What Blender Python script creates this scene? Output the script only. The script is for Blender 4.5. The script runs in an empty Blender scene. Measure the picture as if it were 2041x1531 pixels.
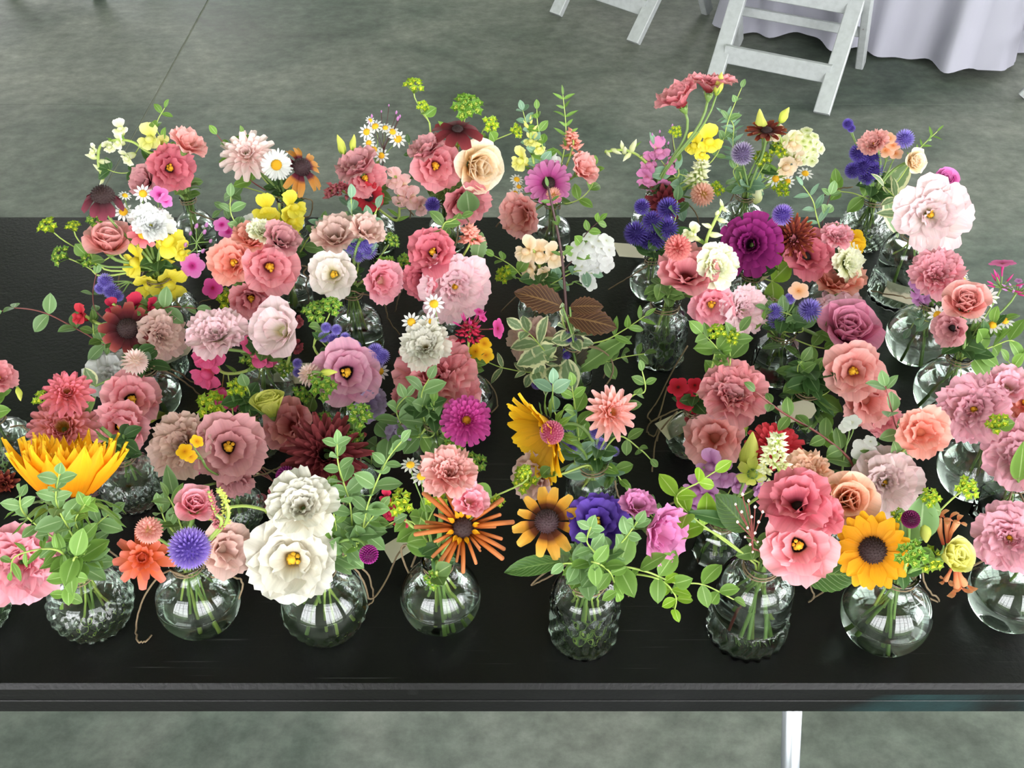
import bpy, math, random
from mathutils import Vector, Matrix

R = random.Random(7)
sc = bpy.context.scene
col = sc.collection
pi = math.pi

# ---------------------------------------------------------------- camera, world, exposure
W, H, FPX, PITCH, CAMZ = 2041, 1531, 2100.0, math.radians(41.5), 1.55
TZ = 0.74                                  # height of the black table top
TX0, TX1, TY0, TY1 = -1.27, 0.56, 0.515, 1.275
cam_d = bpy.data.cameras.new('camera'); cam = bpy.data.objects.new('camera', cam_d); col.objects.link(cam)
cam_d.sensor_fit = 'HORIZONTAL'; cam_d.sensor_width = 36.0; cam_d.lens = FPX / W * 36.0
cam_d.clip_start = 0.05; cam_d.clip_end = 200
cam.location = (0, 0, CAMZ); cam.rotation_euler = (pi / 2 - PITCH, 0, 0)
sc.camera = cam
CAM = Vector((0, 0, CAMZ))
FWD = Vector((0, math.cos(PITCH), -math.sin(PITCH))); UP = Vector((0, math.sin(PITCH), math.cos(PITCH))); RIGHT = Vector((1, 0, 0))
def ray(px, py): return FWD + RIGHT * ((px - W / 2) / FPX) - UP * ((py - H / 2) / FPX)
def on_z(px, py, z): d = ray(px, py); return CAM + d * ((z - CAMZ) / d.z)
def on_y(px, py, y): d = ray(px, py); return CAM + d * (y / d.y)
def depth(p): return (p - CAM).dot(FWD)
def m_per_px(p): return depth(p) / FPX
def project(p):
    q = p - CAM; d = q.dot(FWD)
    return (W / 2 + FPX * q.dot(RIGHT) / d, H / 2 - FPX * q.dot(UP) / d)

sc.view_settings.view_transform = 'Standard'; sc.view_settings.look = 'None'
sc.view_settings.exposure = 1.18; sc.view_settings.gamma = 1.0; sc.view_settings.use_curve_mapping = False
world = bpy.data.worlds.new('overcast_sky'); sc.world = world; world.use_nodes = True
bg = world.node_tree.nodes['Background']; bg.inputs[0].default_value = (0.98, 0.98, 1.0, 1); bg.inputs[1].default_value = 5.5
sc.cycles.use_denoising = True
sc.cycles.max_bounces = 16; sc.cycles.transmission_bounces = 14; sc.cycles.diffuse_bounces = 4; sc.cycles.glossy_bounces = 5
sc.cycles.transparent_max_bounces = 12
sc.cycles.sample_clamp_indirect = 6.0
sc.cycles.blur_glossy = 0.6

# ---------------------------------------------------------------- materials
def lin(h):
    h = h.lstrip('#'); c = [int(h[i:i + 2], 16) / 255 for i in (0, 2, 4)]
    return tuple(x / 12.92 if x <= 0.04045 else ((x + 0.055) / 1.055) ** 2.4 for x in c) + (1,)
MATS = {}
def new_mat(name):
    m = bpy.data.materials.new(name); m.use_nodes = True
    nt = m.node_tree; b = nt.nodes['Principled BSDF']
    return m, nt, b, nt.nodes['Material Output']
def N(nt, t, **kw):
    n = nt.nodes.new(t)
    for k, v in kw.items(): setattr(n, k, v)
    return n
def plain(name, colr, rough=.5, metal=0., spec=.5):
    if name in MATS: return MATS[name]
    m, nt, b, o = new_mat(name)
    b.inputs['Base Color'].default_value = lin(colr); b.inputs['Roughness'].default_value = rough
    b.inputs['Metallic'].default_value = metal; b.inputs['Specular IOR Level'].default_value = spec
    MATS[name] = m; return m
def ramp(nt, stops):
    r = N(nt, 'ShaderNodeValToRGB'); e = r.color_ramp.elements
    while len(e) < len(stops): e.new(0.5)
    for i, (p, c) in enumerate(stops):
        e[i].position = p; e[i].color = lin(c)
    return r
def bright(h, k=.84):
    c = lin(h); f = lambda x: 12.92 * x if x <= .0031308 else 1.055 * x ** (1 / 2.4) - .055
    return ''.join('%02x' % min(255, round(255 * f(x ** k))) for x in c[:3])
def petal_mat(name, stops, transl=.36, rough=.6, streak=.16):
    """petal colour runs along the petal (UV v), fine veins across it (UV u)"""
    if name in MATS: return MATS[name]
    m, nt, b, o = new_mat(name); L = nt.links.new
    uv = N(nt, 'ShaderNodeUVMap'); sep = N(nt, 'ShaderNodeSeparateXYZ'); L(uv.outputs[0], sep.inputs[0])
    rp = ramp(nt, stops); L(sep.outputs[1], rp.inputs[0])
    mp = N(nt, 'ShaderNodeMapping'); mp.inputs['Scale'].default_value = (22, 1.6, 1); L(uv.outputs[0], mp.inputs[0])
    nz = N(nt, 'ShaderNodeTexNoise'); nz.inputs['Scale'].default_value = 1.0; nz.inputs['Detail'].default_value = 2; L(mp.outputs[0], nz.inputs[0])
    oi = N(nt, 'ShaderNodeObjectInfo')
    mr = N(nt, 'ShaderNodeMapRange'); mr.inputs[3].default_value = 1 - streak; mr.inputs[4].default_value = 1 + streak; L(nz.outputs[0], mr.inputs[0])
    mo = N(nt, 'ShaderNodeMapRange'); mo.inputs[3].default_value = .9; mo.inputs[4].default_value = 1.1; L(oi.outputs['Random'], mo.inputs[0])
    mu = N(nt, 'ShaderNodeMath', operation='MULTIPLY'); L(mr.outputs[0], mu.inputs[0]); L(mo.outputs[0], mu.inputs[1])
    hs = N(nt, 'ShaderNodeHueSaturation'); L(rp.outputs[0], hs.inputs['Color']); L(mu.outputs[0], hs.inputs['Value'])
    L(hs.outputs[0], b.inputs['Base Color']); b.inputs['Roughness'].default_value = rough; b.inputs['Specular IOR Level'].default_value = .25
    tr = N(nt, 'ShaderNodeBsdfTranslucent'); L(hs.outputs[0], tr.inputs[0])
    mx = N(nt, 'ShaderNodeMixShader'); mx.inputs[0].default_value = transl
    L(b.outputs[0], mx.inputs[1]); L(tr.outputs[0], mx.inputs[2]); L(mx.outputs[0], o.inputs[0])
    MATS[name] = m; return m
def leaf_mat(name, c1, c2, rib, edge=None, transl=.25, rough=.5, vein=0):
    if name in MATS: return MATS[name]
    m, nt, b, o = new_mat(name); L = nt.links.new
    uv = N(nt, 'ShaderNodeUVMap'); sep = N(nt, 'ShaderNodeSeparateXYZ'); L(uv.outputs[0], sep.inputs[0])
    ab = N(nt, 'ShaderNodeMath', operation='SUBTRACT'); L(sep.outputs[0], ab.inputs[0]); ab.inputs[1].default_value = .5
    a2 = N(nt, 'ShaderNodeMath', operation='ABSOLUTE'); L(ab.outputs[0], a2.inputs[0])
    st = [(0, rib), (.045, c1), (.3, c1)] + ([(.34, edge), (.5, edge)] if edge else [(.5, c2)])
    rp = ramp(nt, st)
    if edge:
        nz = N(nt, 'ShaderNodeTexNoise'); nz.inputs['Scale'].default_value = 5; L(uv.outputs[0], nz.inputs[0])
        mr = N(nt, 'ShaderNodeMapRange'); mr.inputs[3].default_value = -.16; mr.inputs[4].default_value = .16; L(nz.outputs[0], mr.inputs[0])
        ad = N(nt, 'ShaderNodeMath', operation='ADD'); L(a2.outputs[0], ad.inputs[0]); L(mr.outputs[0], ad.inputs[1]); L(ad.outputs[0], rp.inputs[0])
    else: L(a2.outputs[0], rp.inputs[0])
    out = rp.outputs[0]
    if vein:
        s1 = N(nt, 'ShaderNodeMath', operation='MULTIPLY_ADD'); L(a2.outputs[0], s1.inputs[0]); s1.inputs[1].default_value = -.7; L(sep.outputs[1], s1.inputs[2])
        s2 = N(nt, 'ShaderNodeMath', operation='MULTIPLY'); L(s1.outputs[0], s2.inputs[0]); s2.inputs[1].default_value = vein * 2 * pi
        s3 = N(nt, 'ShaderNodeMath', operation='COSINE'); L(s2.outputs[0], s3.inputs[0])
        s4 = N(nt, 'ShaderNodeMath', operation='POWER'); s4.use_clamp = True; L(s3.outputs[0], s4.inputs[0]); s4.inputs[1].default_value = 9
        mxv = N(nt, 'ShaderNodeMix', data_type='RGBA'); L(s4.outputs[0], mxv.inputs['Factor']); L(out, mxv.inputs['A']); mxv.inputs['B'].default_value = lin(rib)
        out = mxv.outputs['Result']
        bp = N(nt, 'ShaderNodeBump'); bp.inputs['Strength'].default_value = .5; bp.inputs['Distance'].default_value = .002; bp.invert = True
        L(s4.outputs[0], bp.inputs['Height']); L(bp.outputs[0], b.inputs['Normal'])
    oi = N(nt, 'ShaderNodeObjectInfo'); mo = N(nt, 'ShaderNodeMapRange'); mo.inputs[3].default_value = .78; mo.inputs[4].default_value = 1.2; L(oi.outputs['Random'], mo.inputs[0])
    hs = N(nt, 'ShaderNodeHueSaturation'); L(out, hs.inputs['Color']); L(mo.outputs[0], hs.inputs['Value'])
    L(hs.outputs[0], b.inputs['Base Color']); b.inputs['Roughness'].default_value = rough; b.inputs['Specular IOR Level'].default_value = .4
    tr = N(nt, 'ShaderNodeBsdfTranslucent'); L(hs.outputs[0], tr.inputs[0])
    mx = N(nt, 'ShaderNodeMixShader'); mx.inputs[0].default_value = transl
    L(b.outputs[0], mx.inputs[1]); L(tr.outputs[0], mx.inputs[2]); L(mx.outputs[0], o.inputs[0])
    MATS[name] = m; return m

PAL = {   # petal colour from the throat out to the rim
 'coral': [(0, '6a2a22'), (.16, '9c3a40'), (.36, 'd86e7a'), (1, 'eb969e')],
 'rosecoral': [(0, '4a1c18'), (.15, '8e2f3c'), (.4, 'cc5469'), (1, 'dd7483')],
 'salmon': [(0, 'a8543f'), (.2, 'd97d6e'), (.5, 'e48f88'), (1, 'f0aca8')],
 'pinkdark': [(0, '160808'), (.26, '24100e'), (.36, 'd77a78'), (.6, 'ea8a96'), (1, 'f2a4ac')],
 'dusty': [(0, '1e0a08'), (.22, '381410'), (.34, 'c47882'), (1, 'd8979c')],
 'dustypale': [(0, 'b8907c'), (.4, 'd8aca0'), (1, 'e2bcb2')],
 'pink': [(0, 'c9a060'), (.18, 'e6a9a0'), (.5, 'ee92a4'), (1, 'f1a3b2')],
 'hotpink': [(0, 'f0b0a0'), (.25, 'e4548a'), (1, 'e85a8e')],
 'palepink': [(0, 'c9c070'), (.16, 'efe4bc'), (.42, 'f6dede'), (1, 'f4c4d0')],
 'blush': [(0, 'bdb763'), (.16, 'e6dcb4'), (.5, 'efdedb'), (1, 'f0ccd4')],
 'orchidpink': [(0, 'd6b790'), (.2, 'e8b8b4'), (.5, 'eaaebb'), (1, 'e69fb4')],
 'white': [(0, 'c9a45c'), (.16, 'e2cc9a'), (.42, 'd9d1be'), (1, 'dfdbd0')],
 'ivory': [(0, 'b9ac58'), (.3, 'ded3a0'), (.6, 'efe6d8'), (1, 'f3e3e0')],
 'purewhite': [(0, 'dfe6d8'), (.3, 'e9e9e9'), (1, 'eeeeee')],
 'cream': [(0, 'e6b060'), (.3, 'f1cc90'), (.7, 'f6dcb4'), (1, 'f9e9d4')],
 'creamlime': [(0, 'b9c86a'), (.4, 'e3e6a8'), (1, 'f6f4de')],
 'peach': [(0, 'e59052'), (.35, 'f4b184'), (1, 'f8c6ae')],
 'peachcoral': [(0, 'e07a50'), (.35, 'ef9079'), (1, 'f2a295')],
 'mauve': [(0, '14060e'), (.26, '220c16'), (.38, 'b9688c'), (.6, 'd183a4'), (1, 'dda0b8')],
 'mauverose': [(0, '7a2a48'), (.2, 'b04a70'), (.6, 'cf6b92'), (1, 'dc86a6')],
 'lilac': [(0, 'a45a9a'), (.3, 'b96fb0'), (1, 'cf93cc')],
 'lilacpink': [(0, 'e2a0a0'), (.3, 'd77fae'), (1, 'd97fb8')],
 'lavender': [(0, 'a58cb8'), (1, 'b9a4cc')],
 'purple': [(0, '241048'), (.4, '45258c'), (1, '5a3aa6')],
 'burgundy': [(0, '2a080c'), (.4, '5a1820'), (1, '7c2a30')],
 'maroon': [(0, '1e0608'), (.35, '4e1420'), (1, '75283a')],
 'brownred': [(0, '2a0a08'), (.4, '5c1a18'), (.85, '7a2a1c'), (1, 'a8582a')],
 'burgrudbeckia': [(0, '1c0608'), (.45, '4a0f16'), (.8, '86302c'), (1, 'a0524a')],
 'yellow': [(0, 'd9c838'), (.35, 'f0dc2c'), (1, 'f4e650')],
 'paleyellow': [(0, 'c9cc58'), (.35, 'e6e06a'), (1, 'f0ec96')],
 'limeyellow': [(0, '8fa63c'), (.3, 'c6cf4c'), (1, 'e6e472')],
 'gold': [(0, 'e88a06'), (.4, 'f59a0a'), (.8, 'fbb012'), (1, 'fcc61c')],
 'sunyellow': [(0, 'c07a08'), (.35, 'e2a00c'), (1, 'f4c01a')],
 'amber': [(0, '2c0e06'), (.3, '54200a'), (.5, 'd08420'), (1, 'ecae42')],
 'orangerudbeckia': [(0, '4a0f1e'), (.26, '64182a'), (.42, 'd8812e'), (1, 'eba550')],
 'marigold': [(0, 'b86a06'), (.3, 'e59208'), (1, 'f2a814')],
 'bronze': [(0, '4a1c06'), (.2, 'a84e10'), (.6, 'c4662a'), (1, 'cf7a48')],
 'redzinnia': [(0, '7c0a16'), (.4, 'bf1c2c'), (1, 'd23340')],
 'crimson': [(0, '6a0a24'), (.4, 'b01438'), (1, 'd22a48')],
 'redphlox': [(0, '5a0410'), (.14, 'b01020'), (1, 'd8203c')],
 'magenta': [(0, '7a0e54'), (.35, 'c02c8c'), (1, 'd84aa4')],
 'plum': [(0, '3c0a34'), (.4, '7c1560'), (1, '9c2478')],
 'pinkzinnia': [(0, '7a1444'), (.3, 'b23c86'), (1, 'd07ab0')],
 'coralzinnia': [(0, 'c03a3a'), (.3, 'e0606e'), (1, 'ee8890')],
 'coralquill': [(0, 'b8420c'), (.45, 'd8592a'), (1, 'e07060')],
 'coraldahlia': [(0, 'e08a4a'), (.35, 'e8807c'), (1, 'd9687c')],
 'dustdahlia': [(0, 'd0a040'), (.3, 'd48a62'), (.7, 'd67a74'), (1, 'b86a74')],
 'peachdahlia': [(0, 'f0a860'), (.35, 'f0a08c'), (1, 'f0b0b0')],
 'palemum': [(0, 'f0d8c8'), (.4, 'f2d0cc'), (1, 'f4dcd8')],
 'salmonmum': [(0, 'd8a878'), (.5, 'd6807a'), (1, 'e8a89c')],
 'brickmum': [(0, 'b04038'), (.5, 'c85c5c'), (1, 'd8807a')],
 'peachmum': [(0, 'c8a040'), (.3, 'eaa088'), (1, 'f2b8a4')],
 'scabious': [(0, '4a3290'), (.5, '7458b8'), (.85, '8f74cc'), (1, 'd0c4ea')],
 'greyscabious': [(0, '6a5a80'), (.6, '8a7aa4'), (1, 'c4b8d0')],
 'ageratum': [(0, '5a4aa0'), (.5, '7f6ed0'), (1, 'a89ce6')],
 'ageratumdeep': [(0, '362672'), (.6, '5440a4'), (1, '7060c0')],
 'gomphrena': [(0, '5a0a48'), (.7, '8c1470'), (1, 'c050a8')],
 'gompink': [(0, 'a83a60'), (.7, 'cc6486'), (1, 'e498ac')],
 'gomdark': [(0, '3a0828'), (1, '6a1448')],
 'phloxpink': [(0, 'a81a6a'), (.16, 'c8308a'), (.35, 'd858ac'), (1, 'e07cc0')],
 'phloxmagenta': [(0, '98103c'), (.2, 'c02a78'), (1, 'd84a98')],
 'phloxwhite': [(0, 'd8d8c0'), (.2, 'e6e6e4'), (1, 'efefef')],
 'snappink': [(0, 'e8d8a8'), (.4, 'eebcb8'), (1, 'f4c4c4')],
 'snappeach': [(0, 'e6c48c'), (.4, 'eed0a4'), (1, 'f2dcc4')],
 'alstro': [(0, 'd88a06'), (.4, 'f0aa0c'), (1, 'f8c41c')],
 'honeysuckle': [(0, 'b0402c'), (.5, 'd07a4c'), (1, 'e4a070')],
 'greygold': [(0, '8a7a50'), (.5, 'c8b48c'), (1, 'e0d4b8')],
 'sedum': [(0, 'a83a4c'), (.6, 'c85a68'), (1, 'e08c94')],
 'veronica': [(0, 'a84458'), (.6, 'c2606c'), (1, 'd98a90')],
}
def PM(k): return petal_mat('petal_' + k, [(a, bright(c) if a > .25 else c) for a, c in PAL[k]])
LF = {
 'euc': lambda: leaf_mat('leaf_greygreen', '6f9058', '7fa06c', 'a8c090'),
 'eucdark': lambda: leaf_mat('leaf_deepgreen', '3c5c2e', '4a6c3a', '7a9464'),
 'sage': lambda: leaf_mat('leaf_sage', '76987c', '86a88c', 'a8c4a4'),
 'lime': lambda: leaf_mat('leaf_lime', '86ac30', '98bc40', 'c4d880', transl=.4),
 'fresh': lambda: leaf_mat('leaf_fresh', '6f9440', '7ea44c', 'a8c47c', transl=.32),
 'olive': lambda: leaf_mat('leaf_olive', '5c7a3c', '6c8a48', '98b070'),
 'big': lambda: leaf_mat('leaf_broad', '3a5a24', '44662c', '6a8848', vein=9),
 'varieg': lambda: leaf_mat('leaf_variegated', '7c9468', '7c9468', 'a4b48c', edge='dcdcae'),
 'bronze': lambda: leaf_mat('leaf_bronze', '45291a', '553420', '86643c', vein=10),
 'darkplum': lambda: leaf_mat('leaf_dark', '2c2a1a', '3a3420', '5c5438', vein=10),
 'bract': lambda: leaf_mat('leaf_bract', '8cac28', '9cb830', 'c8d458', transl=.4),
 'bractgreen': lambda: leaf_mat('leaf_bract_green', '64902c', '76a038', 'a8c460', transl=.35),
}
def LM(k): return LF[k]()
STEM = plain('stem_green', '6f8c46', .5); STEML = plain('stem_lime', '9fb458', .5); STEMR = plain('stem_red', '7a3c38', .5); STEMD = plain('stem_dark', '3c1c1c', .5)
CENY = plain('center_yellow', 'dca514', .8); CENB = plain('center_brown', '2c1414', .75); CENG = plain('center_green', '9aa83c', .7)
CENK = plain('center_cone', '3a2026', .7); POLLEN = plain('stamen_yellow', 'e4b024', .7)
TWINE = plain('jute_twine', '7a6850', .9); PAPER = plain('tag_paper', 'cfc8b4', .8)

# ---------------------------------------------------------------- mesh helpers
class G:
    def __init__(s): s.v, s.f, s.uv, s.m = [], [], [], []
    def add(s, v, f, uv=None, mat=0, M=None):
        o = len(s.v)
        s.v += [tuple(M @ Vector(p)) for p in v] if M else [tuple(p) for p in v]
        s.uv += uv if uv else [(.5, .5)] * len(v)
        s.f += [tuple(o + i for i in q) for q in f]; s.m += [mat] * len(f)
        return s
    def merge(s, g, M=None, mat=None):
        o = len(s.v)
        s.v += [tuple(M @ Vector(p)) for p in g.v] if M else g.v
        s.uv += g.uv; s.f += [tuple(o + i for i in q) for q in g.f]; s.m += [mat] * len(g.f) if mat is not None else g.m
        return s
    def mesh(s, name, mats, smooth=True):
        me = bpy.data.meshes.new(name); me.from_pydata(s.v, [], s.f)
        for m in mats: me.materials.append(m)
        ul = me.uv_layers.new(name='UVMap')
        ul.data.foreach_set('uv', [c for q in s.f for i in q for c in s.uv[i]])
        if len(mats) > 1: me.polygons.foreach_set('material_index', s.m)
        me.polygons.foreach_set('use_smooth', [smooth] * len(s.f))
        me.update(); return me
GEO, MESH = {}, {}
def shared(key, build, mats, smooth=True):
    if not isinstance(mats, (list, tuple)): mats = [mats]
    k = (key, tuple(m.name for m in mats))
    if k not in MESH:
        if key not in GEO: GEO[key] = build()
        MESH[k] = GEO[key].mesh(str(key[0]), mats, smooth)
    return MESH[k]
def link(name, me, parent=None, M=None):
    o = bpy.data.objects.new(name, me); col.objects.link(o)
    if parent is not None: o.parent = parent
    if M is not None: o.matrix_basis = M
    return o
def tag(o, label, cat, group=None):
    o['label'] = label; o['category'] = cat
    if group: o['group'] = group
    return o
def structure(o): o['kind'] = 'structure'; return o
def empty(name, loc, rz=0):
    o = bpy.data.objects.new(name, None); o.empty_display_size = .02; o.location = loc; o.rotation_euler = (0, 0, rz); col.objects.link(o); return o
def box(g, x0, x1, y0, y1, z0, z1, mat=0, M=None):
    v = [(x, y, z) for x in (x0, x1) for y in (y0, y1) for z in (z0, z1)]
    f = [(0, 1, 3, 2), (4, 6, 7, 5), (0, 4, 5, 1), (2, 3, 7, 6), (0, 2, 6, 4), (1, 5, 7, 3)]
    return g.add(v, f, None, mat, M)
def bar(g, a, b, w, t, side=Vector((1, 0, 0)), mat=0, bev=.003):
    """square bar from a to b with chamfered long edges"""
    a, b = Vector(a), Vector(b); d = (b - a).normalized(); s = (side - d * side.dot(d)).normalized(); n = d.cross(s)
    ring = [(-w / 2 + bev, -t / 2), (w / 2 - bev, -t / 2), (w / 2, -t / 2 + bev), (w / 2, t / 2 - bev), (w / 2 - bev, t / 2), (-w / 2 + bev, t / 2), (-w / 2, t / 2 - bev), (-w / 2, -t / 2 + bev)]
    v = [p + s * x + n * y for p in (a, b) for x, y in ring]
    f = [(i, (i + 1) % 8, 8 + (i + 1) % 8, 8 + i) for i in range(8)] + [tuple(range(7, -1, -1)), tuple(range(8, 16))]
    return g.add(v, f, None, mat)
def tube(g, pts, rad, sides=5, mat=0, cap=True):
    pts = [Vector(p) for p in pts]; n = len(pts)
    if not isinstance(rad, (list, tuple)): rad = [rad] * n
    t0 = (pts[1] - pts[0]).normalized(); s = t0.orthogonal().normalized(); v = []
    for i, p in enumerate(pts):
        t = (pts[min(i + 1, n - 1)] - pts[max(i - 1, 0)]).normalized()
        s = (s - t * s.dot(t)).normalized(); b = t.cross(s)
        v += [p + (s * math.cos(2 * pi * k / sides) + b * math.sin(2 * pi * k / sides)) * rad[i] for k in range(sides)]
    f = [(i * sides + k, i * sides + (k + 1) % sides, (i + 1) * sides + (k + 1) % sides, (i + 1) * sides + k) for i in range(n - 1) for k in range(sides)]
    if cap: f += [tuple(range(sides - 1, -1, -1)), tuple(range((n - 1) * sides, n * sides))]
    uv = [(k / sides, i / max(1, n - 1)) for i in range(n) for k in range(sides)]
    return g.add(v, f, uv, mat)
def bez(p0, p1, p2, p3, n):
    out = []
    for i in range(n + 1):
        t = i / n; a = 1 - t
        out.append(p0 * a ** 3 + p1 * 3 * a * a * t + p2 * 3 * a * t * t + p3 * t ** 3)
    return out
def smooth_path(pts, n=6):
    P = [pts[0]] + list(pts) + [pts[-1]]; out = []
    for i in range(1, len(P) - 2):
        a, b, c, d = P[i - 1:i + 3]
        for k in range(n):
            t = k / n
            out.append(.5 * ((2 * b) + (c - a) * t + (2 * a - 5 * b + 4 * c - d) * t * t + (-a + 3 * b - 3 * c + d) * t ** 3))
    return out + [pts[-1]]
def lathe(g, prof, seg=32, mat=0, disp=None, flat=None):
    n = len(prof); v = []; uv = []
    for i, (r, z) in enumerate(prof):
        for k in range(seg):
            a = 2 * pi * k / seg + (pi / seg if flat else 0); rr = r + (disp(i, a, z) if disp else 0)
            v.append((rr * math.cos(a), rr * math.sin(a), z)); uv.append((k / seg, i / n))
    f = [(i * seg + k, i * seg + (k + 1) % seg, (i + 1) * seg + (k + 1) % seg, (i + 1) * seg + k) for i in range(n - 1) for k in range(seg)]
    f += [tuple(range(seg - 1, -1, -1)), tuple(range((n - 1) * seg, n * seg))]
    return g.add(v, f, uv, mat)
def dome(g, r, h, seg=12, rings=5, mat=0, bump=0., z0=0., seed=1):
    rr = random.Random(seed); v = [(0, 0, z0 + h)]; uv = [(.5, 1)]
    for i in range(1, rings + 1):
        a = i / rings * pi / 2
        for k in range(seg):
            b = 2 * pi * (k + .5 * (i % 2)) / seg; q = 1 + rr.uniform(-bump, bump)
            v.append((r * math.sin(a) * math.cos(b) * q, r * math.sin(a) * math.sin(b) * q, z0 + h * math.cos(a) * q)); uv.append((k / seg, 1 - i / rings))
    f = [(0, 1 + k, 1 + (k + 1) % seg) for k in range(seg)]
    f += [(1 + i * seg + k, 1 + (i + 1) * seg + k, 1 + (i + 1) * seg + (k + 1) % seg, 1 + i * seg + (k + 1) % seg) for i in range(rings - 1) for k in range(seg)]
    return g.add(v, f, uv, mat)
# ---------------------------------------------------------------- setting materials
def concrete():
    m, nt, b, o = new_mat('stained_concrete'); L = nt.links.new
    tc = N(nt, 'ShaderNodeTexCoord'); geo = N(nt, 'ShaderNodeNewGeometry')
    n1 = N(nt, 'ShaderNodeTexNoise'); n1.inputs['Scale'].default_value = 1.7; n1.inputs['Detail'].default_value = 9; n1.inputs['Roughness'].default_value = .62; n1.inputs['Distortion'].default_value = .6
    n2 = N(nt, 'ShaderNodeTexNoise'); n2.inputs['Scale'].default_value = 22; n2.inputs['Detail'].default_value = 8; n2.inputs['Roughness'].default_value = .7
    n3 = N(nt, 'ShaderNodeTexNoise'); n3.inputs['Scale'].default_value = .7; n3.inputs['Detail'].default_value = 3
    mp = N(nt, 'ShaderNodeMapping'); mp.inputs['Scale'].default_value = (.9, 1.1, 1); L(geo.outputs['Position'], mp.inputs[0])
    for n in (n1, n2, n3): L(mp.outputs[0], n.inputs[0])
    r1 = ramp(nt, [(.3, '313a34'), (.42, '505a52'), (.53, '6c726a'), (.68, '888b82')]); L(n1.outputs[0], r1.inputs[0])
    r3 = ramp(nt, [(.38, '404d44'), (.6, '727168')]); L(n3.outputs[0], r3.inputs[0])
    mx = N(nt, 'ShaderNodeMix', data_type='RGBA'); mx.inputs['Factor'].default_value = .4; L(r1.outputs[0], mx.inputs['A']); L(r3.outputs[0], mx.inputs['B'])
    r2 = ramp(nt, [(.3, '6e6e6e'), (.5, 'b4b4b4'), (.72, 'eeeeee')]); L(n2.outputs[0], r2.inputs[0])
    m2 = N(nt, 'ShaderNodeMix', data_type='RGBA', blend_type='OVERLAY'); m2.inputs['Factor'].default_value = .5; L(mx.outputs['Result'], m2.inputs['A']); L(r2.outputs[0], m2.inputs['B'])
    L(m2.outputs['Result'], b.inputs['Base Color'])
    rr = N(nt, 'ShaderNodeMapRange'); rr.inputs[3].default_value = .5; rr.inputs[4].default_value = .72; L(n1.outputs[0], rr.inputs[0]); L(rr.outputs[0], b.inputs['Roughness']); b.inputs['Specular IOR Level'].default_value = .28
    bp = N(nt, 'ShaderNodeBump'); bp.inputs['Strength'].default_value = .12; bp.inputs['Distance'].default_value = .004; L(n2.outputs[0], bp.inputs['Height']); L(bp.outputs[0], b.inputs['Normal'])
    return m
def black_paint(name, edge=False):
    m, nt, b, o = new_mat(name); L = nt.links.new
    geo = N(nt, 'ShaderNodeNewGeometry')
    n1 = N(nt, 'ShaderNodeTexNoise'); n1.inputs['Scale'].default_value = 6; n1.inputs['Detail'].default_value = 6; L(geo.outputs['Position'], n1.inputs[0])
    r1 = ramp(nt, [(.35, '0e0e0e'), (.6, '141415'), (.8, '202021')]); L(n1.outputs[0], r1.inputs[0])
    out = r1.outputs[0]
    # fine straight scratches in a few directions
    for ang, sc_, thr in ((.05, (4, 260, 1), .74), (1.52, (3.5, 240, 1), .72), (.8, (5, 300, 1), .74), (2.3, (5, 280, 1), .74)) if not edge else ((0, (3, 160, 160), .7),):
        mp = N(nt, 'ShaderNodeMapping'); mp.inputs['Rotation'].default_value = (0, 0, ang); mp.inputs['Scale'].default_value = sc_; L(geo.outputs['Position'], mp.inputs[0])
        ns = N(nt, 'ShaderNodeTexNoise'); ns.inputs['Scale'].default_value = 1.4; ns.inputs['Detail'].default_value = 3; L(mp.outputs[0], ns.inputs[0])
        rs = ramp(nt, [(thr - .03, '000000'), (thr + .05, '9a9a9a')]); L(ns.outputs[0], rs.inputs[0])
        mx = N(nt, 'ShaderNodeMix', data_type='RGBA', blend_type='ADD'); mx.inputs['Factor'].default_value = .12; L(out, mx.inputs['A']); L(rs.outputs[0], mx.inputs['B']); out = mx.outputs['Result']
    if edge:
        n5 = N(nt, 'ShaderNodeTexNoise'); n5.inputs['Scale'].default_value = 5; n5.inputs['Detail'].default_value = 4; L(geo.outputs['Position'], n5.inputs[0])
        r5 = ramp(nt, [(.62, '000000'), (.78, '1c3a3c')]); L(n5.outputs[0], r5.inputs[0])
        mx = N(nt, 'ShaderNodeMix', data_type='RGBA', blend_type='ADD'); mx.inputs['Factor'].default_value = .7; L(out, mx.inputs['A']); L(r5.outputs[0], mx.inputs['B']); out = mx.outputs['Result']
    L(out, b.inputs['Base Color'])
    rr = N(nt, 'ShaderNodeMapRange'); rr.inputs[3].default_value = .3; rr.inputs[4].default_value = .5; L(n1.outputs[0], rr.inputs[0]); L(rr.outputs[0], b.inputs['Roughness'])
    b.inputs['Specular IOR Level'].default_value = .22
    n4 = N(nt, 'ShaderNodeTexNoise'); n4.inputs['Scale'].default_value = 240; n4.inputs['Detail'].default_value = 2; L(geo.outputs['Position'], n4.inputs[0])
    bp = N(nt, 'ShaderNodeBump'); bp.inputs['Strength'].default_value = .25; bp.inputs['Distance'].default_value = .0012; L(n4.outputs[0], bp.inputs['Height']); L(bp.outputs[0], b.inputs['Normal'])
    return m
def white_paint():
    m, nt, b, o = new_mat('chair_white_paint'); L = nt.links.new
    tc = N(nt, 'ShaderNodeTexCoord'); n1 = N(nt, 'ShaderNodeTexNoise'); n1.inputs['Scale'].default_value = 55; n1.inputs['Detail'].default_value = 4; L(tc.outputs['Object'], n1.inputs[0])
    r = ramp(nt, [(.2, '6a5648'), (.25, '9fa2a2'), (.6, 'abafaf')]); L(n1.outputs[0], r.inputs[0]); L(r.outputs[0], b.inputs['Base Color']); b.inputs['Roughness'].default_value = .45
    return m
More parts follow.
